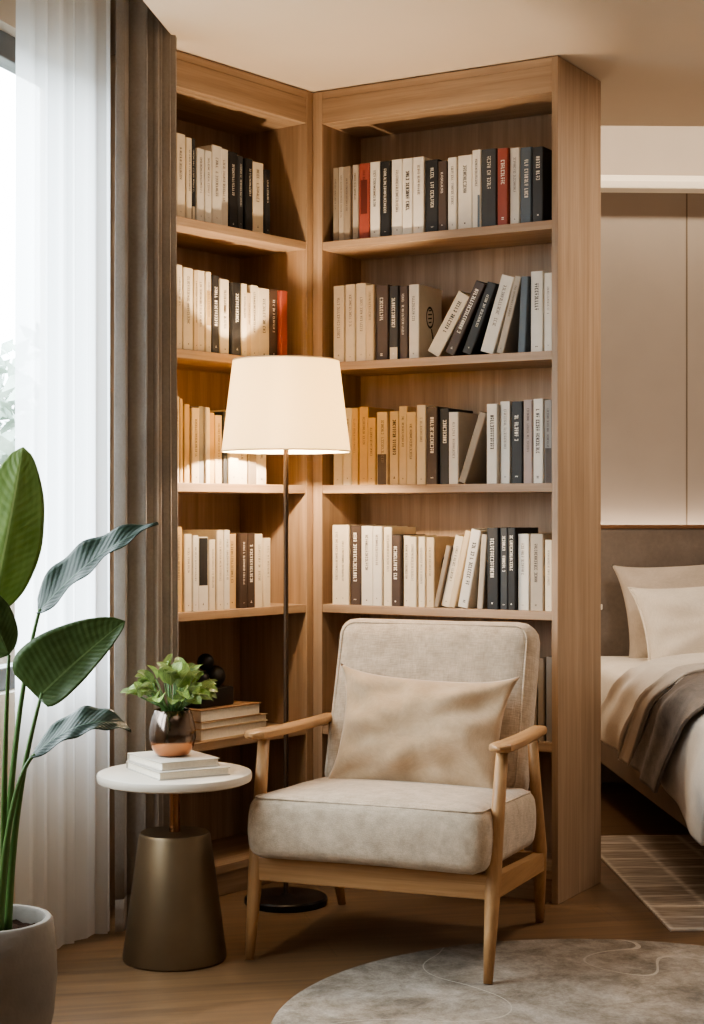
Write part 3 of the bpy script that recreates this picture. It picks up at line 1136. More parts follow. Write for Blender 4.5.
def make_book(t, h, dep, col, extra, seed):
    rng = random.Random(seed)
    o = book_mesh(t, h, dep).build('book', M_book[col])
    b = min(.0022, t * .18)
    MB().box(-t / 2 + b, t / 2 - b, .0062, dep - .005, .002, h - .004).build('page_block', M_paper, o)
    dark = col in DARK
    if extra not in ('plain', 'plain2'):
        bold = extra == 'bold' or (dark and rng.random() < .35)
        ink = 'light' if dark else ('dark' if bold else rng.choice(['soft', 'dark', 'soft']))
        if col in ('taupe', 'grey', 'stone'):
            ink = 'dark'
        if col == 'red':
            ink = 'light'
        if extra == 'darklabel':
            ink = 'rust'
        letter(o, title_marks(t, h, rng, bold), M_ink[ink])
    elif extra == 'plain2':
        letter(o, title_marks(t * .5, h, rng, False, -t * .2), M_ink['soft'])
        letter(o, title_marks(t * .45, h * .92, rng, False, t * .18), M_ink['soft'])
    r = min(.004, t * .25)

    def band(z0, z1, mat, x0=-t / 2 + r, x1=t / 2 - r):
        y = -0.0005
        MB().add([(x0, y, z0 * h), (x1, y, z0 * h), (x1, y, z1 * h), (x0, y, z1 * h)], [(0, 1, 2, 3)]).build('spine_band', mat, o, fix=False)
    if extra == 'foot':
        band(.0, .17, M_book['cream'])
    elif extra == 'brownlabel':
        band(.34, .77, M_ink['gold'])
    elif extra == 'blacktop':
        band(.34, .985, M_book['black'])
    elif extra == 'creamfoot':
        band(.0, .17, M_book['cream'])
    elif extra == 'darkfoot':
        band(.0, .42, M_book['brown'])
    elif extra == 'bluefoot':
        band(.0, .42, M_book['slate'], t / 2 - r - t * .25)
    elif extra == 'darklabel':
        band(.33, .78, M_ink['rust'], -t * .32, t * .32)
    if extra in ('ovalcover',):
        oval_design(dep, h, t / 2 + .0004, 1).build('cover_emblem', M_ink['dark'], o, fix=False)
    return o


ORD = ['first', 'second', 'third', 'fourth', 'fifth', 'sixth', 'seventh', 'eighth', 'ninth', 'tenth', 'eleventh', 'twelfth', 'thirteenth',
       'fourteenth', 'fifteenth', 'sixteenth', 'seventeenth', 'eighteenth', 'nineteenth', 'twentieth', 'twenty-first', 'twenty-second']
SHELF = ['top shelf', 'second shelf', 'third shelf', 'fourth shelf']
CWORD = {'cream': 'cream', 'white': 'off-white', 'oat': 'oatmeal beige', 'tan': 'tan', 'gold': 'golden tan', 'taupe': 'taupe', 'stone': 'stone grey',
         'black': 'black', 'brown': 'dark brown', 'charcoal': 'charcoal', 'slate': 'slate blue', 'grey': 'grey', 'red': 'red', 'mauve': 'dusty mauve'}
EWORD = {'foot': ' with a cream foot', 'brownlabel': ' with a brown label', 'blacktop': ' with a black upper spine', 'creamfoot': ' with a cream foot',
         'darkfoot': ' with a dark foot', 'bluefoot': ' with a blue foot', 'darklabel': ' with a dark label', 'ovalcover': ' with an oval cover emblem'}
rows = {}
for bk in BOOKS:
    rows.setdefault(bk[0], []).append(bk)
for key, lst in rows.items():
    left = key[0] == 'L'
    root_loc, ang = (L0, AL) if left else (Cc, AR)
    zsh = SH[int(key[1])]
    n = len(lst)
    for i, (k, u, t, h, tilt, v, col, extra) in enumerate(lst):
        rng = random.Random(hash((i, len(key))) % 1000 + i * 7 + int(key[1]) * 31 + (500 if left else 0))
        dep = rng.uniform(.150, .175) if not left else rng.uniform(.155, .18)
        o = make_book(t - .0006, h, dep, col, extra, i * 13 + int(key[1]) * 101 + (7 if left else 0))
        # pivot: foot of the right-hand board
        M = (Matrix.Translation((root_loc.x, root_loc.y, zsh + .0004)) @ Matrix.Rotation(ang, 4, 'Z')
             @ Matrix.Translation((u, v, 0)) @ Matrix.Rotation(math.radians(tilt), 4, 'Y') @ Matrix.Translation((-t / 2, 0, 0)))
        o.location = M.to_translation()
        o.rotation_euler = M.to_euler()
        wing = 'left' if left else 'right'
        same = [b for b in lst if b[6] == col]
        lean = 'leaning ' if tilt > 5 else ''
        where = '%s of the %s bookcase' % (SHELF[int(key[1])], wing)
        if len(same) == 1:
            lab = 'the only %s%s book on the %s%s' % (lean, CWORD[col], where, EWORD.get(extra, ''))
        else:
            pos = '%s from the left' % ORD[i] if i < (n + 1) // 2 else ('%s from the right' % ORD[n - 1 - i])
            if i == 0:
                pos = 'leftmost'
            if i == n - 1:
                pos = 'rightmost'
            lab = '%s%s book%s, %s on the %s' % (lean, CWORD[col], EWORD.get(extra, ''), pos, where)
        if len(lab.split()) > 16:
            lab = lab.replace(EWORD.get(extra, '#'), '')
        if len(lab.split()) > 16:
            print('LONG', lab)
            lab = lab.replace(' from the top', '')
        tag(o, lab, 'book', 'books on the %s of the %s bookcase' % (SHELF[int(key[1])], wing))

# low shelf behind the chair: a few upright books
for i, (u, t, h, col, lab) in enumerate([
        (.748, .026, .235, 'stone', 'stone grey book on the low shelf, half hidden by the chair back'),
        (.776, .022, .245, 'taupe', 'taupe book on the low shelf, second from the bookcase end panel'),
        (.803, .022, .250, 'grey', 'grey book on the low shelf, nearest the bookcase end panel')]):
    o = make_book(t, h, .165, col, 'plain', 900 + i)
    M = Matrix.Translation((Cc.x, Cc.y, SH[4] + .0004)) @ Matrix.Rotation(AR, 4, 'Z') @ Matrix.Translation((u, .03, 0))
    o.location, o.rotation_euler = M.to_translation(), M.to_euler()
    tag(o, lab, 'book', 'books on the low shelf behind the chair')


def flat_book(name, w, d, t, cover, loc, rz, label, group, title=True):
    """closed book lying flat: two boards, a spine towards -y and a page block"""
    o = MB().box(-w / 2, w / 2, -d / 2, d / 2, 0, .0022, bev=.0006).box(-w / 2, w / 2, -d / 2, d / 2, t - .0022, t, bev=.0006).box(
        -w / 2, w / 2, d / 2 - .0025, d / 2, .0018, t - .0018).build(name, cover)
    MB().box(-w / 2 + .004, w / 2 - .004, -d / 2 + .004, d / 2 - .0026, .0024, t - .0024).build('page_block', M_paper, o)
    o.location = loc
    o.rotation_euler = (0, 0, rz)
    return tag(o, label, 'book', group)


# stack on the low shelf of the left wing, page edges to the room
M_kraft = plain('kraft_cover', '#8f7152', .6)
M_kraft2 = plain('pale_cover', '#bfa888', .6)
zz = SH[4] + .0004
for (u, w, d, t, m, lab, a) in [
        (.355, .30, .20, .034, M_kraft2, 'thick tan book, bottom of the flat stack on the low left shelf', 0),
        (.355, .30, .20, .020, M_kraft2, 'thin tan book in the middle of the flat stack on the low left shelf', .012),
        (.340, .265, .185, .036, M_kraft, 'brown covered book, topmost of the flat stack on the low left shelf', -.01)]:
    M = Matrix.Translation((L0.x, L0.y, zz)) @ Matrix.Rotation(AL, 4, 'Z') @ Matrix.Translation((u, .02 + d / 2, 0))
    flat_book('book', w, d, t, m, M.to_translation(), AL + a, lab, 'flat stack of books on the low left shelf')
    zz += t + .0005
orn = empty('ornament', (0, 0, 0))
M = Matrix.Translation((L0.x, L0.y, zz)) @ Matrix.Rotation(AL, 4, 'Z') @ Matrix.Translation((.315, .10, 0))
orn.location, orn.rotation_euler = M.to_translation(), M.to_euler()
tag(orn, 'small black ornament of round balls on a block, on top of the stacked books', 'ornament')
MB().box(-.075, .075, -.045, .045, 0, .055, bev=.006).build('block', M_ornament, orn, 'auto')


def ball(r, c, sq=1.0, n=20):
    prof = [(max(1e-4, r * math.sin(math.pi * i / n)), -r * sq * math.cos(math.pi * i / n)) for i in range(n + 1)]
    return MB().lathe(prof, 24, c)


ball(.033, (.03, -.005, .087)).build('ball', M_ornament, orn, True)
ball(.027, (-.028, .0, .0815)).build('ball', M_ornament, orn, True)
ball(.026, (-.002, .004, .132)).build('ball', M_ornament, orn, True)

# ---------------------------------------------------------------- curtains


def resample(path, n):
    P = [V((p[0], p[1], 0)) for p in path]
    L = [0]
    for a, b in zip(P, P[1:]):
        L.append(L[-1] + (b - a).length)
    out = []
    for i in range(n):
        s = L[-1] * i / (n - 1)
        k = max(j for j in range(len(L) - 1) if L[j] <= s + 1e-9)
        f = (s - L[k]) / (L[k + 1] - L[k])
        p = P[k].lerp(P[k + 1], f)
        out.append((p, s, L[-1]))
    return out


def curtain_mesh(path, z0, z1, folds, amp, seed, n=360, nz=26, sharp=0.0, widths=None):
    rng = random.Random(seed)
    pts = resample(path, n)
    ph = rng.uniform(0, 6.28)
    jit = [rng.uniform(-.5, .5) for _ in range(8)]
    amps = [rng.uniform(.45, 1.2) for _ in range(40)]
    wid = widths or [rng.uniform(.45, 1.7) for _ in range(int(folds) + 1)]
    cum = [0]
    for q in wid:
        cum.append(cum[-1] + q)

    def warp(w):
        x = w * cum[-1]
        k = max(j for j in range(len(wid)) if cum[j] <= x + 1e-9)
        return (k + (x - cum[k]) / wid[k]) / len(wid)
    rows = []
    for j in range(nz + 1):
        z = z0 + (z1 - z0) * j / nz
        zt = z / 2.82
        row = []
        for i, (p, s, L) in enumerate(pts):
            a = pts[max(i - 3, 0)][0]
            b = pts[min(i + 3, n - 1)][0]
            t = (b - a).normalized()
            nn = V((-t.y, t.x, 0))
            w = s / L
            phase = 2 * math.pi * folds * (warp(w) + .03 * jit[1] * math.sin(zt * 2.4 + w * 7)) + ph
            k = int(phase / (2 * math.pi)) % 40
            am = amp * (amps[k] + .15 * math.sin(zt * 4 + k))
            am *= 1.0 + .25 * (1 - zt)
            c = math.sin(phase)
            c = c - sharp * math.sin(2 * phase) * .5
            q = p + nn * am * c + t * am * .35 * math.sin(2 * phase + .6)
            row.append((q.x, q.y, z))
        rows.append(row)
    return MB().grid(rows)


sheer_path = [(-.655, 4.508), (-.712, 4.452), (-.80, 4.285), (-.845, 4.175)]
o = curtain_mesh(sheer_path, .004, 2.82, 6.0, .008, 5, n=360, widths=[.8, 1.5, .7, 1.3, 1.0, 1.6])
o = o.build('sheer_curtain', M_sheer, None, True, fix=False)
tag(o, 'white sheer voile curtain hanging floor-length in front of the window', 'curtain')
drape_path = [(-.490, 4.660), (-.585, 4.535), (-.640, 4.470)]
root = empty('curtain', (-.6, 4.52, 0))
tag(root, 'heavy grey-taupe drape gathered beside the left bookcase wing', 'curtain')
for nm, za, zb, mt in (('drape_cloth', .10, 2.82, M_drape), ('hem', .012, .0995, M_drape_hem)):
    q = curtain_mesh(drape_path, za, zb, 6.0, .019, 11, n=320, sharp=.15, widths=[.7, .6, .8, .7, 1.2, 1.9], nz=24 if nm != 'hem' else 3)
    q.v = [(p[0] + .6, p[1] - 4.52, p[2]) for p in q.v]
    q = q.build(nm, mt, root, True, fix=False)
    solid(q, .003)

# ---------------------------------------------------------------- floor lamp
LAMP = V((-.194, 4.85, 0))
M_shade = shade_mat()
lamp = empty('floor_lamp', LAMP)
tag(lamp, 'lit floor lamp with a cream drum shade and slim dark pole, behind the armchair', 'lamp')
MB().lathe([(.0005, 0), (.118, 0), (.1215, .004), (.1215, .018), (.117, .022), (.02, .024), (.012, .03), (.0005, .03)], 56).build('base', M_black, lamp, 'auto')
MB().lathe([(.0074, .028), (.0074, 1.365)], 20, cap=True).build('pole', plain('pole_metal', '#5d4c3f', .32, metal=.85), lamp, 'auto')
mb = MB().lathe([(.189, 1.328), (.1565, 1.594), (.1545, 1.594), (.187, 1.328), (.189, 1.328)], 72)
shade = mb.build('lamp_shade', M_shade, lamp, 'auto')
for (r, z) in ((.1885, 1.328), (.156, 1.594)):
    mb = MB()
    pts = [(r * math.cos(2 * math.pi * i / 72), r * math.sin(2 * math.pi * i / 72), z) for i in range(73)]
    mb.tube(pts, .0022, 6).build('shade_rim', plain('shade_binding', '#d8c7a8', .8), shade, True)
mb = MB()
for i in range(3):
    a = i * 2 * math.pi / 3 + .5
    mb.tube([(.008 * math.cos(a), .008 * math.sin(a), 1.372), (.187 * math.cos(a), .187 * math.sin(a), 1.340)], .0018, 6)
mb.build('shade_carrier', M_black, lamp)
m, nt, b = new_mat('bulb_glow')
tr = nt.nodes.new('ShaderNodeBsdfTransparent')
em = nt.nodes.new('ShaderNodeEmission')
em.inputs['Color'].default_value = lin('#ffdca6')
em.inputs['Strength'].default_value = 6
ad = nt.nodes.new('ShaderNodeAddShader')
nt.links.new(tr.outputs[0], ad.inputs[0])
nt.links.new(em.outputs[0], ad.inputs[1])
nt.links.new(ad.outputs[0], nt.nodes['Material Output'].inputs['Surface'])
MB().lathe([(.0005, 1.362), (.013, 1.364), (.015, 1.388)], 20).build('bulb_socket', M_black, lamp, True)
ball(.022, (0, 0, 1.408)).build('bulb', m, lamp, True)
ld = bpy.data.lights.new('lamp_bulb_light', 'POINT')
ld.energy = BULB
ld.color = (1, .79, .56)
ld.shadow_soft_size = .02
lo = bpy.data.objects.new('lamp_bulb_light', ld)
COL.objects.link(lo)
lo.parent = lamp
lo.location = (0, 0, 1.408)

# ---------------------------------------------------------------- armchair
CH = empty('armchair', (.1634, 4.4566, 0), math.radians(-21))
tag(CH, 'mid-century armchair with oak frame and light linen seat and back cushions', 'armchair')
HX = .318


def taper_leg(mb, p0, p1, p2, r):
    mb.tube([p0, V(p0).lerp(V(p1), .5), p1, V(p1).lerp(V(p2), .5), p2], r, 14)


for s in (-1, 1):
    x = s * HX
    mb = MB()
    taper_leg(mb, (x + s * .004, -.378 if s > 0 else -.352, .0092 if s > 0 else 0), (x, -.318, .25), (x + (.010 if s > 0 else 0), -.272, .556), [.0115, .0165, .0205, .0175, .0155])
    mb.build('front_leg', M_chair, CH, True)
    mb = MB()
    taper_leg(mb, (x - (.040 if s > 0 else .0), .290, 0), (x - (.018 if s > 0 else 0), .205, .22), (x - (.018 if s > 0 else -.012), .122 if s > 0 else .190, .548), [.0115, .0165, .0200, .0165, .0135])
    mb.build('rear_leg', M_chair, CH, True)
    # armrest: flat paddle, rounded nose, slightly wider at the front
    rows = []
    N = 26
    for i in range(N + 1):
        f = i / N
        y = -.345 + f * (.515 if s > 0 else .575)
        w = .031 - .009 * f
        e = min(1, math.sqrt(max(0, 1 - (1 - min(1, f / .06)) ** 2))) * min(1, math.sqrt(max(0, 1 - (1 - min(1, (1 - f) / .05)) ** 2)))
        w *= max(.15, e)
        hh = .0125 * max(.3, e)
        zc = .574 - .016 * f - .004 * math.sin(f * math.pi)
        ring = []
        for k in range(16):
            a = 2 * math.pi * k / 16
            ca, sa = math.cos(a), math.sin(a)
            ring.append((x + s * .004 + (.016 - .026 * f if s > 0 else 0) + w * math.copysign(abs(ca) ** .6, ca), y, zc + hh * math.copysign(abs(sa) ** .6, sa)))
        rows.append(ring)
    mb = MB().grid(rows, close=True)
    mb.f.append(tuple(range(16)))
    mb.f.append(tuple(range(N * 16, N * 16 + 16)))
    mb.build('armrest', M_chair_y, CH, 'auto')
    mb = MB()
    # side rail, falling to the rear
    p = [(-.31, .203, .258), (.203, .165, .214)]
    xa, xb = x - .013, x + .013
    xr = -.018 if s > 0 else 0
    mb.add([(xa, p[0][0], p[0][1]), (xb, p[0][0], p[0][1]), (xb, p[0][0], p[0][2]), (xa, p[0][0], p[0][2]),
            (xa + xr, p[1][0], p[1][1]), (xb + xr, p[1][0], p[1][1]), (xb + xr, p[1][0], p[1][2]), (xa + xr, p[1][0], p[1][2])],
           [(0, 1, 2, 3), (4, 7, 6, 5), (0, 4, 5, 1), (1, 5, 6, 2), (2, 6, 7, 3), (3, 7, 4, 0)])
    mb.build('side_rail', M_chair_y, CH)
MB().box(-HX + .01, HX - .01, -.334, -.308, .200, .262, bev=.004).build('front_rail', M_chair_x, CH)
MB().box(-HX + .01, HX - .03, .190, .212, .160, .214, bev=.004).build('back_rail', M_chair_x, CH)
mb = MB()
for s in (-1, 1):
    mb.tube([(s * .24, .205, .20), (s * .24, .275, .46), (s * .24, .382, .76)], [.014, .015, .012], 10)
mb.box(-.25, .25, .372, .388, .72, .76, bev=.003)
mb.build('back_frame', M_chair_x, CH, 'auto')
# seat cushion
sc_ = rounded_block(.618, .500, .160, .030, crown=.020, seed=3, wob=.0015).build('seat_cushion', M_linen, CH, True)
sc_.location = (.000, -.140, .256)
sc_.rotation_euler = (math.radians(-3.0), 0, 0)


def seam_loop(w, d, r, z, rad, n=12):
    pts = []
    for (cx, cy, a0) in ((w / 2 - r, d / 2 - r, 0), (-w / 2 + r, d / 2 - r, 90), (-w / 2 + r, -d / 2 + r, 180), (w / 2 - r, -d / 2 + r, 270)):
        for i in range(n + 1):
            a = math.radians(a0 + 90 * i / n)
            pts.append((cx + r * math.cos(a), cy + r * math.sin(a), z))
    pts.append(pts[0])
    return MB().tube(pts, rad, 6)


M_pipe = fabric('linen_piping', '#b5a998', '#9c9183', 700, 22)
seam_loop(.606, .488, .026, .1525, .0026).build('piping', M_linen, sc_, True)
# back cushion: leans back
bc = rounded_block(.570, .485, .130, .045, crown=.016, seed=8, wob=.0015).build('back_cushion', M_linen, CH, True)
# block is built lying flat; its top becomes the front of the backrest
ax = math.radians(90 - 17)
bc.rotation_euler = (ax, 0, 0)
bc.location = (-.020, .290, .574)
seam_loop(.550, .465, .038, .1185, .0026).build('piping', M_linen, bc, True)

# lumbar pillow
pl = weld(pillow_mesh(.485, .315, .13, seed=5, wrinkle=.012).build('throw_pillow', M_cushion, None, True))
M = CH.matrix_basis @ Matrix.Translation((.004, .050, .548)) @ Matrix.Rotation(math.radians(-19), 4, 'X') @ Matrix.Rotation(math.radians(2), 4, 'Y')
pl.location, pl.rotation_euler = M.to_translation(), M.to_euler()
tag(pl, 'sand coloured rectangular throw pillow resting against the armchair back', 'pillow')

# ---------------------------------------------------------------- side table
TB = V((-.457, 4.255, 0))
tb = empty('side_table', TB)
tag(tb, 'round side table with pale top on a tapered bronze drum base', 'side table')
MB().lathe([(.0005, 0), (.130, 0), (.1335, .004), (.1335, .012), (.092, .318), (.088, .325), (.0005, .327)], 72).build('base', M_brass, tb, 'auto')
MB().lathe([(.0145, .325), (.0145, .456)], 28, cap=True).build('stem', M_copper, tb, 'auto')
MB().lathe([(.0005, .4555), (.190, .4555), (.197, .459), (.199, .465), (.199, .474), (.197, .479), (.192, .481), (.0005, .481)], 80).build('table_top', M_top, tb, 'auto')
M_grey_cover = plain('magazine_cover', '#bdb5aa', .5, noise=.06, nscale=12)
M_grey_cover2 = plain('magazine_cover_pale', '#cfc6b9', .5, noise=.05, nscale=12)
yaw = math.radians(29)
flat_book('book', .195, .225, .020, M_grey_cover, (TB.x + .008, TB.y - .005, .4815), yaw, 'pale grey book, lower of two lying on the round side table', 'books on the side table')
flat_book('book', .165, .205, .020, M_grey_cover2, (TB.x - .004, TB.y + .004, .502), yaw + .05, 'pale cream book under the copper vase, upper of the two', 'books on the side table')

# vase with plant
m_v, nt, b = new_mat('two_tone_metal')
tc = nt.nodes.new('ShaderNodeTexCoord')
sp = nt.nodes.new('ShaderNodeSeparateXYZ')
nt.links.new(tc.outputs['Object'], sp.inputs[0])
r = nt.nodes.new('ShaderNodeValToRGB')
r.color_ramp.elements[0].position = .036
r.color_ramp.elements[0].color = lin('#b98462')
r.color_ramp.elements[1].position = .040
r.color_ramp.elements[1].color = lin('#75685f')
nt.links.new(sp.outputs['Z'], r.inputs['Fac'])
nt.links.new(r.outputs['Color'], b.inputs['Base Color'])
b.inputs['Metallic'].default_value = 1
b.inputs['Roughness'].default_value = .16
vs_ = empty('vase', (TB.x - .006, TB.y + .0, .5225))
tag(vs_, 'rounded copper and smoky metal vase with a leafy green plant on the side table', 'vase')
MB().lathe([(.0005, 0), (.034, 0), (.044, .006), (.054, .022), (.0605, .046), (.0600, .070), (.0545, .096), (.047, .117), (.0455, .119), (.044, .117), (.050, .096), (.054, .07), (.0005, .06)], 64).build('vase_body', m_v, vs_, 'auto')


def leaf_mesh(base, tip, bow, wl, wr, n=18, m=5, wave=.0, shape=(.72, .8), notch=0.0, curl=0.0):
    """blade from base to tip; bow lifts the midrib, wl/wr are the half-width vectors; returns MB and uvs"""
    base, tip, bow, wl, wr = V(base), V(tip), V(bow), V(wl), V(wr)
    rows, uvs = [], []
    nrm = (tip - base).cross(wl).normalized()
    for i in range(n + 1):
        t = i / n
        mid = base.lerp(tip, t) + bow * (4 * t * (1 - t))
        w = math.sin(math.pi * min(1, max(0, t)) ** shape[0]) ** shape[1] if 0 < t < 1 else 0.0
        w = max(w, .012)
        row = []
        for k in range(-m, m + 1):
            f = k / m
            vec = wr if f > 0 else wl
            p = mid + vec * (abs(f) * w)
            p += nrm * (wave * math.sin(t * 21 + f * 2) * abs(f) + curl * f * f * w)
            if notch and t > .9 and abs(f) < .25:
                p = p
            row.append(p)
            uvs.append((t, f))
        rows.append(row)
    return rows, uvs


def leaf_obj(name, rows, uvs, mat, parent, extra=None):
    mb = MB()
    allu = []
    lists = [(rows, uvs)] + (extra or [])
    for rw, uv in lists:
        mb.grid(rw)
        allu += uv
    o = mb.build(name, mat, parent, True, fix=False)
    ul = o.data.uv_layers.new(name='UVMap')
    for lp in o.data.loops:
        ul.data[lp.index].uv = allu[lp.vertex_index]
    return o


rng = random.Random(21)
lists, stems = [], MB()
for i in range(64):
    a = rng.uniform(0, 6.283)
    el = math.asin(rng.uniform(-.30, .98))
    rr = .060 + .030 * rng.random()
    dirv = V((math.cos(a) * math.cos(el), math.sin(a) * math.cos(el), math.sin(el)))
    b0 = V((0, 0, .158)) + V((dirv.x * rr, dirv.y * rr, dirv.z * rr * .62))
    L = rng.uniform(.042, .060)
    out = (dirv * .8 + V((rng.uniform(-.6, .6), rng.uniform(-.6, .6), rng.uniform(-.3, .7)))).normalized()
    tip = b0 + out * L
    side = out.cross(V((rng.uniform(-.7, .7), rng.uniform(-.7, .7), 1))).normalized()
    up = side.cross(out).normalized()
    hw = rng.uniform(.015, .021)
    rw, uv = leaf_mesh(b0, tip, up * rng.uniform(.002, .012), side * hw + up * hw * .35, -side * hw + up * hw * .35, 10, 3, wave=.0006, shape=(.8, .42))
    lists.append((rw, uv))
    stems.tube([(dirv.x * .012, dirv.y * .012, .075), (dirv.x * .03, dirv.y * .03, .125), b0], [.0022, .002, .0012], 6)
leaf_obj('foliage', lists[0][0], lists[0][1], M_leaf_small, vs_, lists[1:])
stems.build('stems', M_stalk, vs_, True)

# ---------------------------------------------------------------- big potted plant
POT = V((-.757, 3.45, 0))
pp = empty('potted_plant', POT)
tag(pp, 'tall potted plant with big paddle leaves in a grey concrete pot, left foreground', 'plant')
MB().lathe([(.0005, 0), (.100, 0), (.112, .010), (.132, .10), (.139, .18), (.137, .245), (.130, .296), (.125, .301), (.115, .301), (.111, .295), (.112, .262), (.0005, .255)], 72).build('pot', M_pot, pp, 'auto')
mb = MB()
rng = random.Random(2)
rows_ = []
for j in range(13):
    rr = .111 * j / 12
    rows_.append([(rr * math.cos(2 * math.pi * i / 40) if rr else 0, rr * math.sin(2 * math.pi * i / 40) if rr else 0, .268 + rng.uniform(-.004, .006)) for i in range(40)])
mb.grid(rows_, close=True).build('soil', M_soil, pp, True)


def rel(p):
    return V(p) - POT


for (nm, b0, t0, bow, wl, wr, mat, kw) in LEAVES:
    rw, uv = leaf_mesh(rel(b0), rel(t0), bow, wl, wr, 30, 7, **kw)
    o = leaf_obj('leaf', rw, uv, globals()[mat], pp)
    solid(o, .0012)
for pts in STALKS:
    P = [rel(p) for p in pts]
    # smooth the bend
    Q = []
    for i in range(25):
        t = i / 24
        if len(P) == 3:
            Q.append(P[0] * (1 - t) ** 2 + P[1] * 2 * t * (1 - t) + P[2] * t * t)
        else:
            Q.append(P[0] * (1 - t) ** 3 + P[1] * 3 * t * (1 - t) ** 2 + P[2] * 3 * t * t * (1 - t) + P[3] * t ** 3)
    MB().tube(Q, [.0085 - .005 * (i / 24) for i in range(25)], 10).build('stalk', M_stalk, pp, True)

# ---------------------------------------------------------------- rugs
o = MB().lathe([(.0005, .0), (.778, .0), (.783, .003), (.783, .006), (.778, .009), (.0005, .009)], 128).build('rug', round_rug_mat(), None, 'auto')
o.location = (.60, 3.634, 0)
tag(o, 'round mottled grey-beige rug under the front of the armchair', 'rug')
o = MB().box(0, 2.2, 0, 1.30, 0, .008, bev=.002).build('rug', block_rug_mat())
o.location = (.871, 4.52, 0)
o.rotation_euler = (0, 0, BR)
tag(o, 'rectangular brown rug with a worn block pattern beside the bed', 'rug')

# ---------------------------------------------------------------- bed
bed = empty('bed', BED, BR)
tag(bed, 'low upholstered bed with a taupe headboard along the bedroom wall', 'bed')
MB().box(-.50, 2.1, .012, .075, .02, 1.080, bev=.008).build('headboard', M_headboard, bed)
MB().box(-.50, 2.1, .005, .085, 1.0805, 1.096, bev=.002).build('headboard_ledge', wood('ledge_wood', '#8a6444', '#6e4c30', 'x'), bed)
mb = MB()
mb.box(-.015, .03, -2.32, .0, .195, .325, bev=.008)
mb.build('side_rail', M_bedframe, bed)
MB().box(1.57, 1.615, -2.32, .0, .195, .325, bev=.008).build('side_rail', M_bedframe, bed)
MB().box(.031, 1.569, -2.32, -2.28, .195, .325, bev=.008).build('foot_rail', M_bedframe, bed)
MB().box(.031, 1.569, -2.279, -.001, .255, .298).build('slat_base', M_bedframe, bed)
for (x, y) in ((.30, -.2), (1.3, -.2), (.30, -1.85), (1.3, -1.85)):
    z0 = .0085 if y < -1 else 0
    MB().box(x - .03, x + .03, y - .03, y + .03, z0, .2545, bev=.003).build('leg', M_dark, bed)
mt = rounded_block(1.58, 2.22, .262, .055, crown=.006, seed=4, wob=.001).build('mattress', M_sheet, None, True)
M = Matrix.Translation(BED) @ Matrix.Rotation(BR, 4, 'Z') @ Matrix.Translation((.80, -1.125, .299))
mt.location, mt.rotation_euler = M.to_translation(), M.to_euler()
tag(mt, 'mattress in a cream sheet on the low bed', 'mattress')


def bedding(a0, a1, hem, off, seed, fold_amp, hang_wave, x_end=1.62, n=70, ns=64, hem_fn=None, puff=.0, end_roll=0.0, freq=16, hang_skew=0.0):
    """cloth over the bed: hangs down the near side, rolls over the edge and runs across the top"""
    rg = random.Random(seed)
    ph = [rg.uniform(0, 6.28) for _ in range(8)]
    rows = []
    top = .566 + off
    R = .06 + off
    for i in range(n + 1):
        f = i / n
        a = a0 + (a1 - a0) * f
        hz = hem_fn(f) if hem_fn else hem
        row = []
        hang = top - R - hz
        arc = R * math.pi / 2
        tot = hang + arc + x_end - R + .0
        for j in range(ns + 1):
            s = tot * (j / ns) ** 1.25
            if s < hang:
                x = -.015 - off
                z = hz + s
                g = 1 - s / max(hang, 1e-3)
                x -= (hang_wave * (.55 + .45 * math.sin(a * freq + ph[0] + 1.5 * math.sin(a * 5))) * g + puff * math.sin(math.pi * (1 - g)) )
                nx, nz = -1, 0
            elif s < hang + arc:
                q = (s - hang) / R
                x = -.015 - off + R - R * math.cos(q)
                z = top - R + R * math.sin(q)
                nx, nz = -math.cos(q), math.sin(q)
            else:
                x = -.015 - off + R + (s - hang - arc)
                z = top
                nx, nz = 0, 1
            xx = max(0, x)
            g2 = max(0.0, 1 - s / max(hang + arc * .5, 1e-3))
            y = a + .48 * (1 - math.exp(-xx / .26)) + hang_skew * g2
            # soft creases, mostly running with the bed edge to the hem
            c = fold_amp * (math.sin(a * 21 + x * 5 + ph[1]) * .5 + math.sin(a * 37 - s * 9 + ph[2]) * .3 + math.sin(s * 14 + a * 6 + ph[3]) * .4)
            er = 0
            if end_roll:
                er = end_roll * (math.exp(-((f - 1) / .10) ** 2) + math.exp(-(f / .10) ** 2))
            if i in (0, n) and end_roll:
                er -= end_roll * .9
            x += nx * (c + er)
            z += nz * (c + er) + (.012 * math.sin(a * 7 + x * 4 + ph[4]) * fold_amp / .01 if nz > .9 else 0)
            row.append((x, y, max(z, .02)))
        rows.append(row)
    return MB().grid(rows)


dv = empty('duvet', BED, BR)
tag(dv, 'cream duvet with its upper end folded back, draped over the bed edge', 'duvet')
q = bedding(-1.32, -2.40, .30, .026, 2, .006, .012, puff=.012, hang_skew=.24, hem_fn=lambda f: .33 - .13 * max(0, f - .5) / .5).build('duvet_body', M_duvet2, dv, True, fix=False)
solid(q, .022, 1)
q = bedding(-1.17, -1.60, .315, .062, 6, .007, .016, puff=.016, end_roll=.014, hang_skew=.30, hem_fn=lambda f: .345 - .02 * f, freq=12).build('folded_top', M_duvet, dv, True, fix=False)
solid(q, .02, 1)
q = bedding(-1.605, -1.73, .320, .070, 9, .004, .012, n=18, end_roll=.012, hang_skew=.29).build('folded_edge', M_duvet2, dv, True, fix=False)
solid(q, .014, 1)
th = empty('throw_blanket', BED, BR)
tag(th, 'dark taupe throw blanket laid across the duvet', 'blanket')
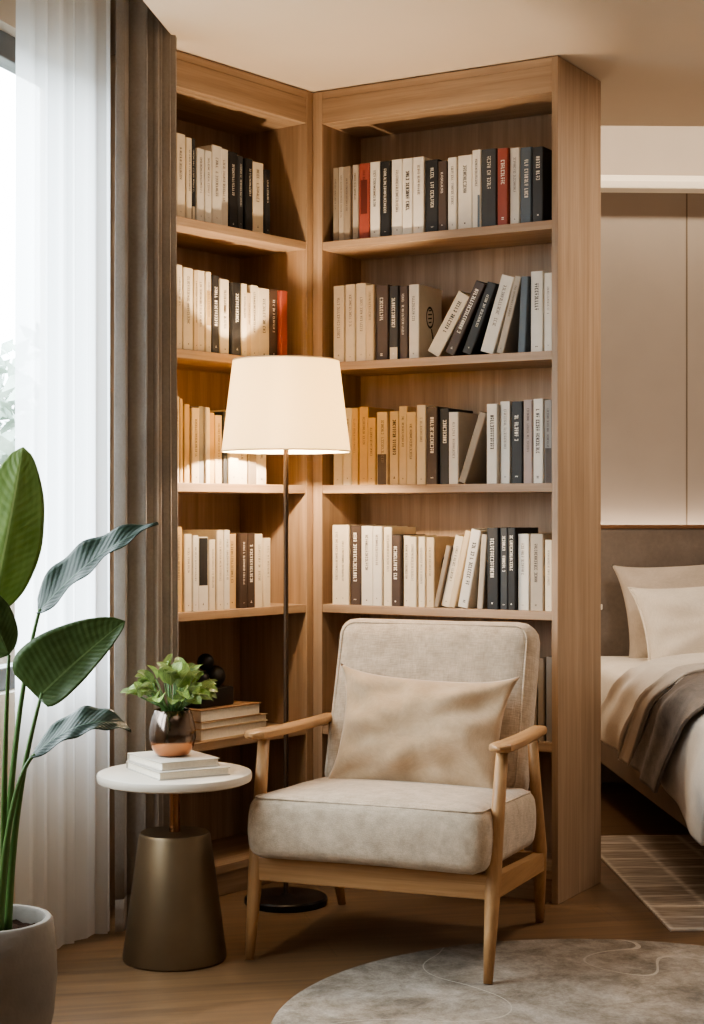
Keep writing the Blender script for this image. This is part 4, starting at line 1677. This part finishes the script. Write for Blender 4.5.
q = bedding(-1.745, -2.10, .315, .066, 12, .015, .026, freq=26, n=60, hang_skew=.27, hem_fn=lambda f: .325 - .03 * f).build('throw_cloth', M_throw, th, True, fix=False)
solid(q, .010, 1)


def bed_pillow(name, mat, w, h, t, cx, y, z, lean, seed, label, roll=0.0, flange=True):
    p = weld(pillow_mesh(w, h, t, seed=seed, pinch=.06, wrinkle=.008, ear=.015).build(name, mat, None, True))
    M = Matrix.Translation(BED) @ Matrix.Rotation(BR, 4, 'Z') @ Matrix.Translation((cx, y, z)) @ Matrix.Rotation(math.radians(-lean), 4, 'X') @ Matrix.Rotation(math.radians(roll), 4, 'Y')
    if flange:
        pts = []
        k = 24
        for (a, b) in (((-1, -1), (1, -1)), ((1, -1), (1, 1)), ((1, 1), (-1, 1)), ((-1, 1), (-1, -1))):
            for i in range(k):
                f = i / k
                u, v = a[0] + (b[0] - a[0]) * f, a[1] + (b[1] - a[1]) * f
                cr = (abs(u) * abs(v)) ** 6
                pts.append((u * (1 - .06 * (1 - v * v)) * w / 2 + math.copysign(.015 * cr, u), 0, v * (1 - .06 * (1 - u * u)) * h / 2 + math.copysign(.015 * cr, v)))
        pts.append(pts[0])
        MB().tube(pts, .0045, 8).build('piping', M_sheet, p, True)
    p.location, p.rotation_euler = M.to_translation(), M.to_euler()
    tag(p, label, 'pillow', 'bed pillows')
    return p


bed_pillow('bed_pillow', M_sham,   .68, .41, .16, .50, -.145, .750, 20, 3, 'taupe-beige pillow leaning on the headboard, behind the cream one', -4, False)
bed_pillow('bed_pillow', M_sheet, .66, .36, .18, .52, -.345, .700, 26, 9, 'cream pillow with a piped edge in front of the taupe-beige one', -5)
sw = MB().box(-.012, .012, -.012, .0, -.012, .012, bev=.004).build('switch', M_switch)
M = Matrix.Translation(BED) @ Matrix.Rotation(BR, 4, 'Z') @ Matrix.Translation((.100, .012, .755))
sw.location, sw.rotation_euler = M.to_translation(), M.to_euler()
tag(sw, 'tiny white switch on the headboard beside the bookcase end', 'switch')

# ---------------------------------------------------------------- light


def area(name, loc, rot, sx, sy, energy, color, spread=180):
    l = bpy.data.lights.new(name, 'AREA')
    l.shape = 'RECTANGLE'
    l.size, l.size_y = sx, sy
    l.energy = energy
    l.color = color
    l.spread = math.radians(spread)
    o = bpy.data.objects.new(name, l)
    COL.objects.link(o)
    o.location = loc
    o.rotation_euler = rot
    return o


# sky outside
w = bpy.data.worlds.new('sky')
scn.world = w
w.use_nodes = True
nt = w.node_tree
bg = nt.nodes['Background']
tc = nt.nodes.new('ShaderNodeTexCoord')
sp = nt.nodes.new('ShaderNodeSeparateXYZ')
nt.links.new(tc.outputs['Generated'], sp.inputs[0])
r = nt.nodes.new('ShaderNodeValToRGB')
r.color_ramp.elements[0].position = 0.0
r.color_ramp.elements[0].color = (.16, .16, .15, 1)
r.color_ramp.elements[1].position = .12
r.color_ramp.elements[1].color = (.88, .95, 1, 1)
nt.links.new(sp.outputs['Z'], r.inputs['Fac'])
nt.links.new(r.outputs['Color'], bg.inputs['Color'])
bg.inputs['Strength'].default_value = SKY

# portal for the sky in the window opening
pc = W0 + WD * (-.23) + WN * .12
po = area('window_portal', (pc.x, pc.y, 1.54), (math.radians(90), 0, math.atan2(WD.y, WD.x) + math.pi), 1.94, 1.68, 1, (1, 1, 1))
po.data.cycles.is_portal = True

KW = (1, .89, .77)
# added fill lights below the ceiling, out of view, for sitting area and bedroom
area('fill_light_sitting', (.9, 1.7, 2.47), (0, 0, 0), 1.6, 1.2, SIT, (1, .90, .79))
area('fill_light_front', (-.5, .6, 2.47), (0, 0, 0), 1.2, 1.0, FRONT, (1, .91, .82))
area('fill_light_bedroom', (1.7, 4.7, 2.47), (0, 0, 0), .5, .5, BEDL, KW)
# light strips: in the cove above the cornice, and behind the headboard
cx, sn = math.cos(BR), math.sin(BR)


def bedp(x, y, z):
    return (BED.x + x * cx - y * sn, BED.y + x * sn + y * cx, z)


area('cove_strip', bedp(.6, -.25, 2.865), (math.radians(35), 0, BR), 3.0, .05, COVE, (1, .86, .66))
area('headboard_strip', bedp(.6, .128, 1.06), (math.radians(180), 0, BR), 3.0, .03, HEADL, (1, .82, .62))
# bedside light on the far side of the bookcase
ld = bpy.data.lights.new('bedside_light', 'POINT')
ld.energy = BEDSIDE
ld.color = (1, .80, .58)
ld.shadow_soft_size = .05
lo = bpy.data.objects.new('bedside_light', ld)
COL.objects.link(lo)
lo.location = (.62, 6.30, 1.0)
# ---------------------------------------------------------------- camera and view
cam = bpy.data.cameras.new('camera')
cam.sensor_fit = 'AUTO'
cam.sensor_width = 36
cam.lens = 1650 / 1024 * 36
co = bpy.data.objects.new('camera', cam)
COL.objects.link(co)
co.location = (0, 0, 1.15)
co.rotation_euler = (math.radians(90), 0, 0)
scn.camera = co
scn.view_settings.view_transform = 'AgX'
scn.view_settings.look = LOOK
scn.view_settings.exposure = EXPO
scn.cycles.use_denoising = True
scn.cycles.max_bounces = 10
scn.cycles.diffuse_bounces = 6
scn.cycles.transparent_max_bounces = 12
scn.cycles.sample_clamp_indirect = 6
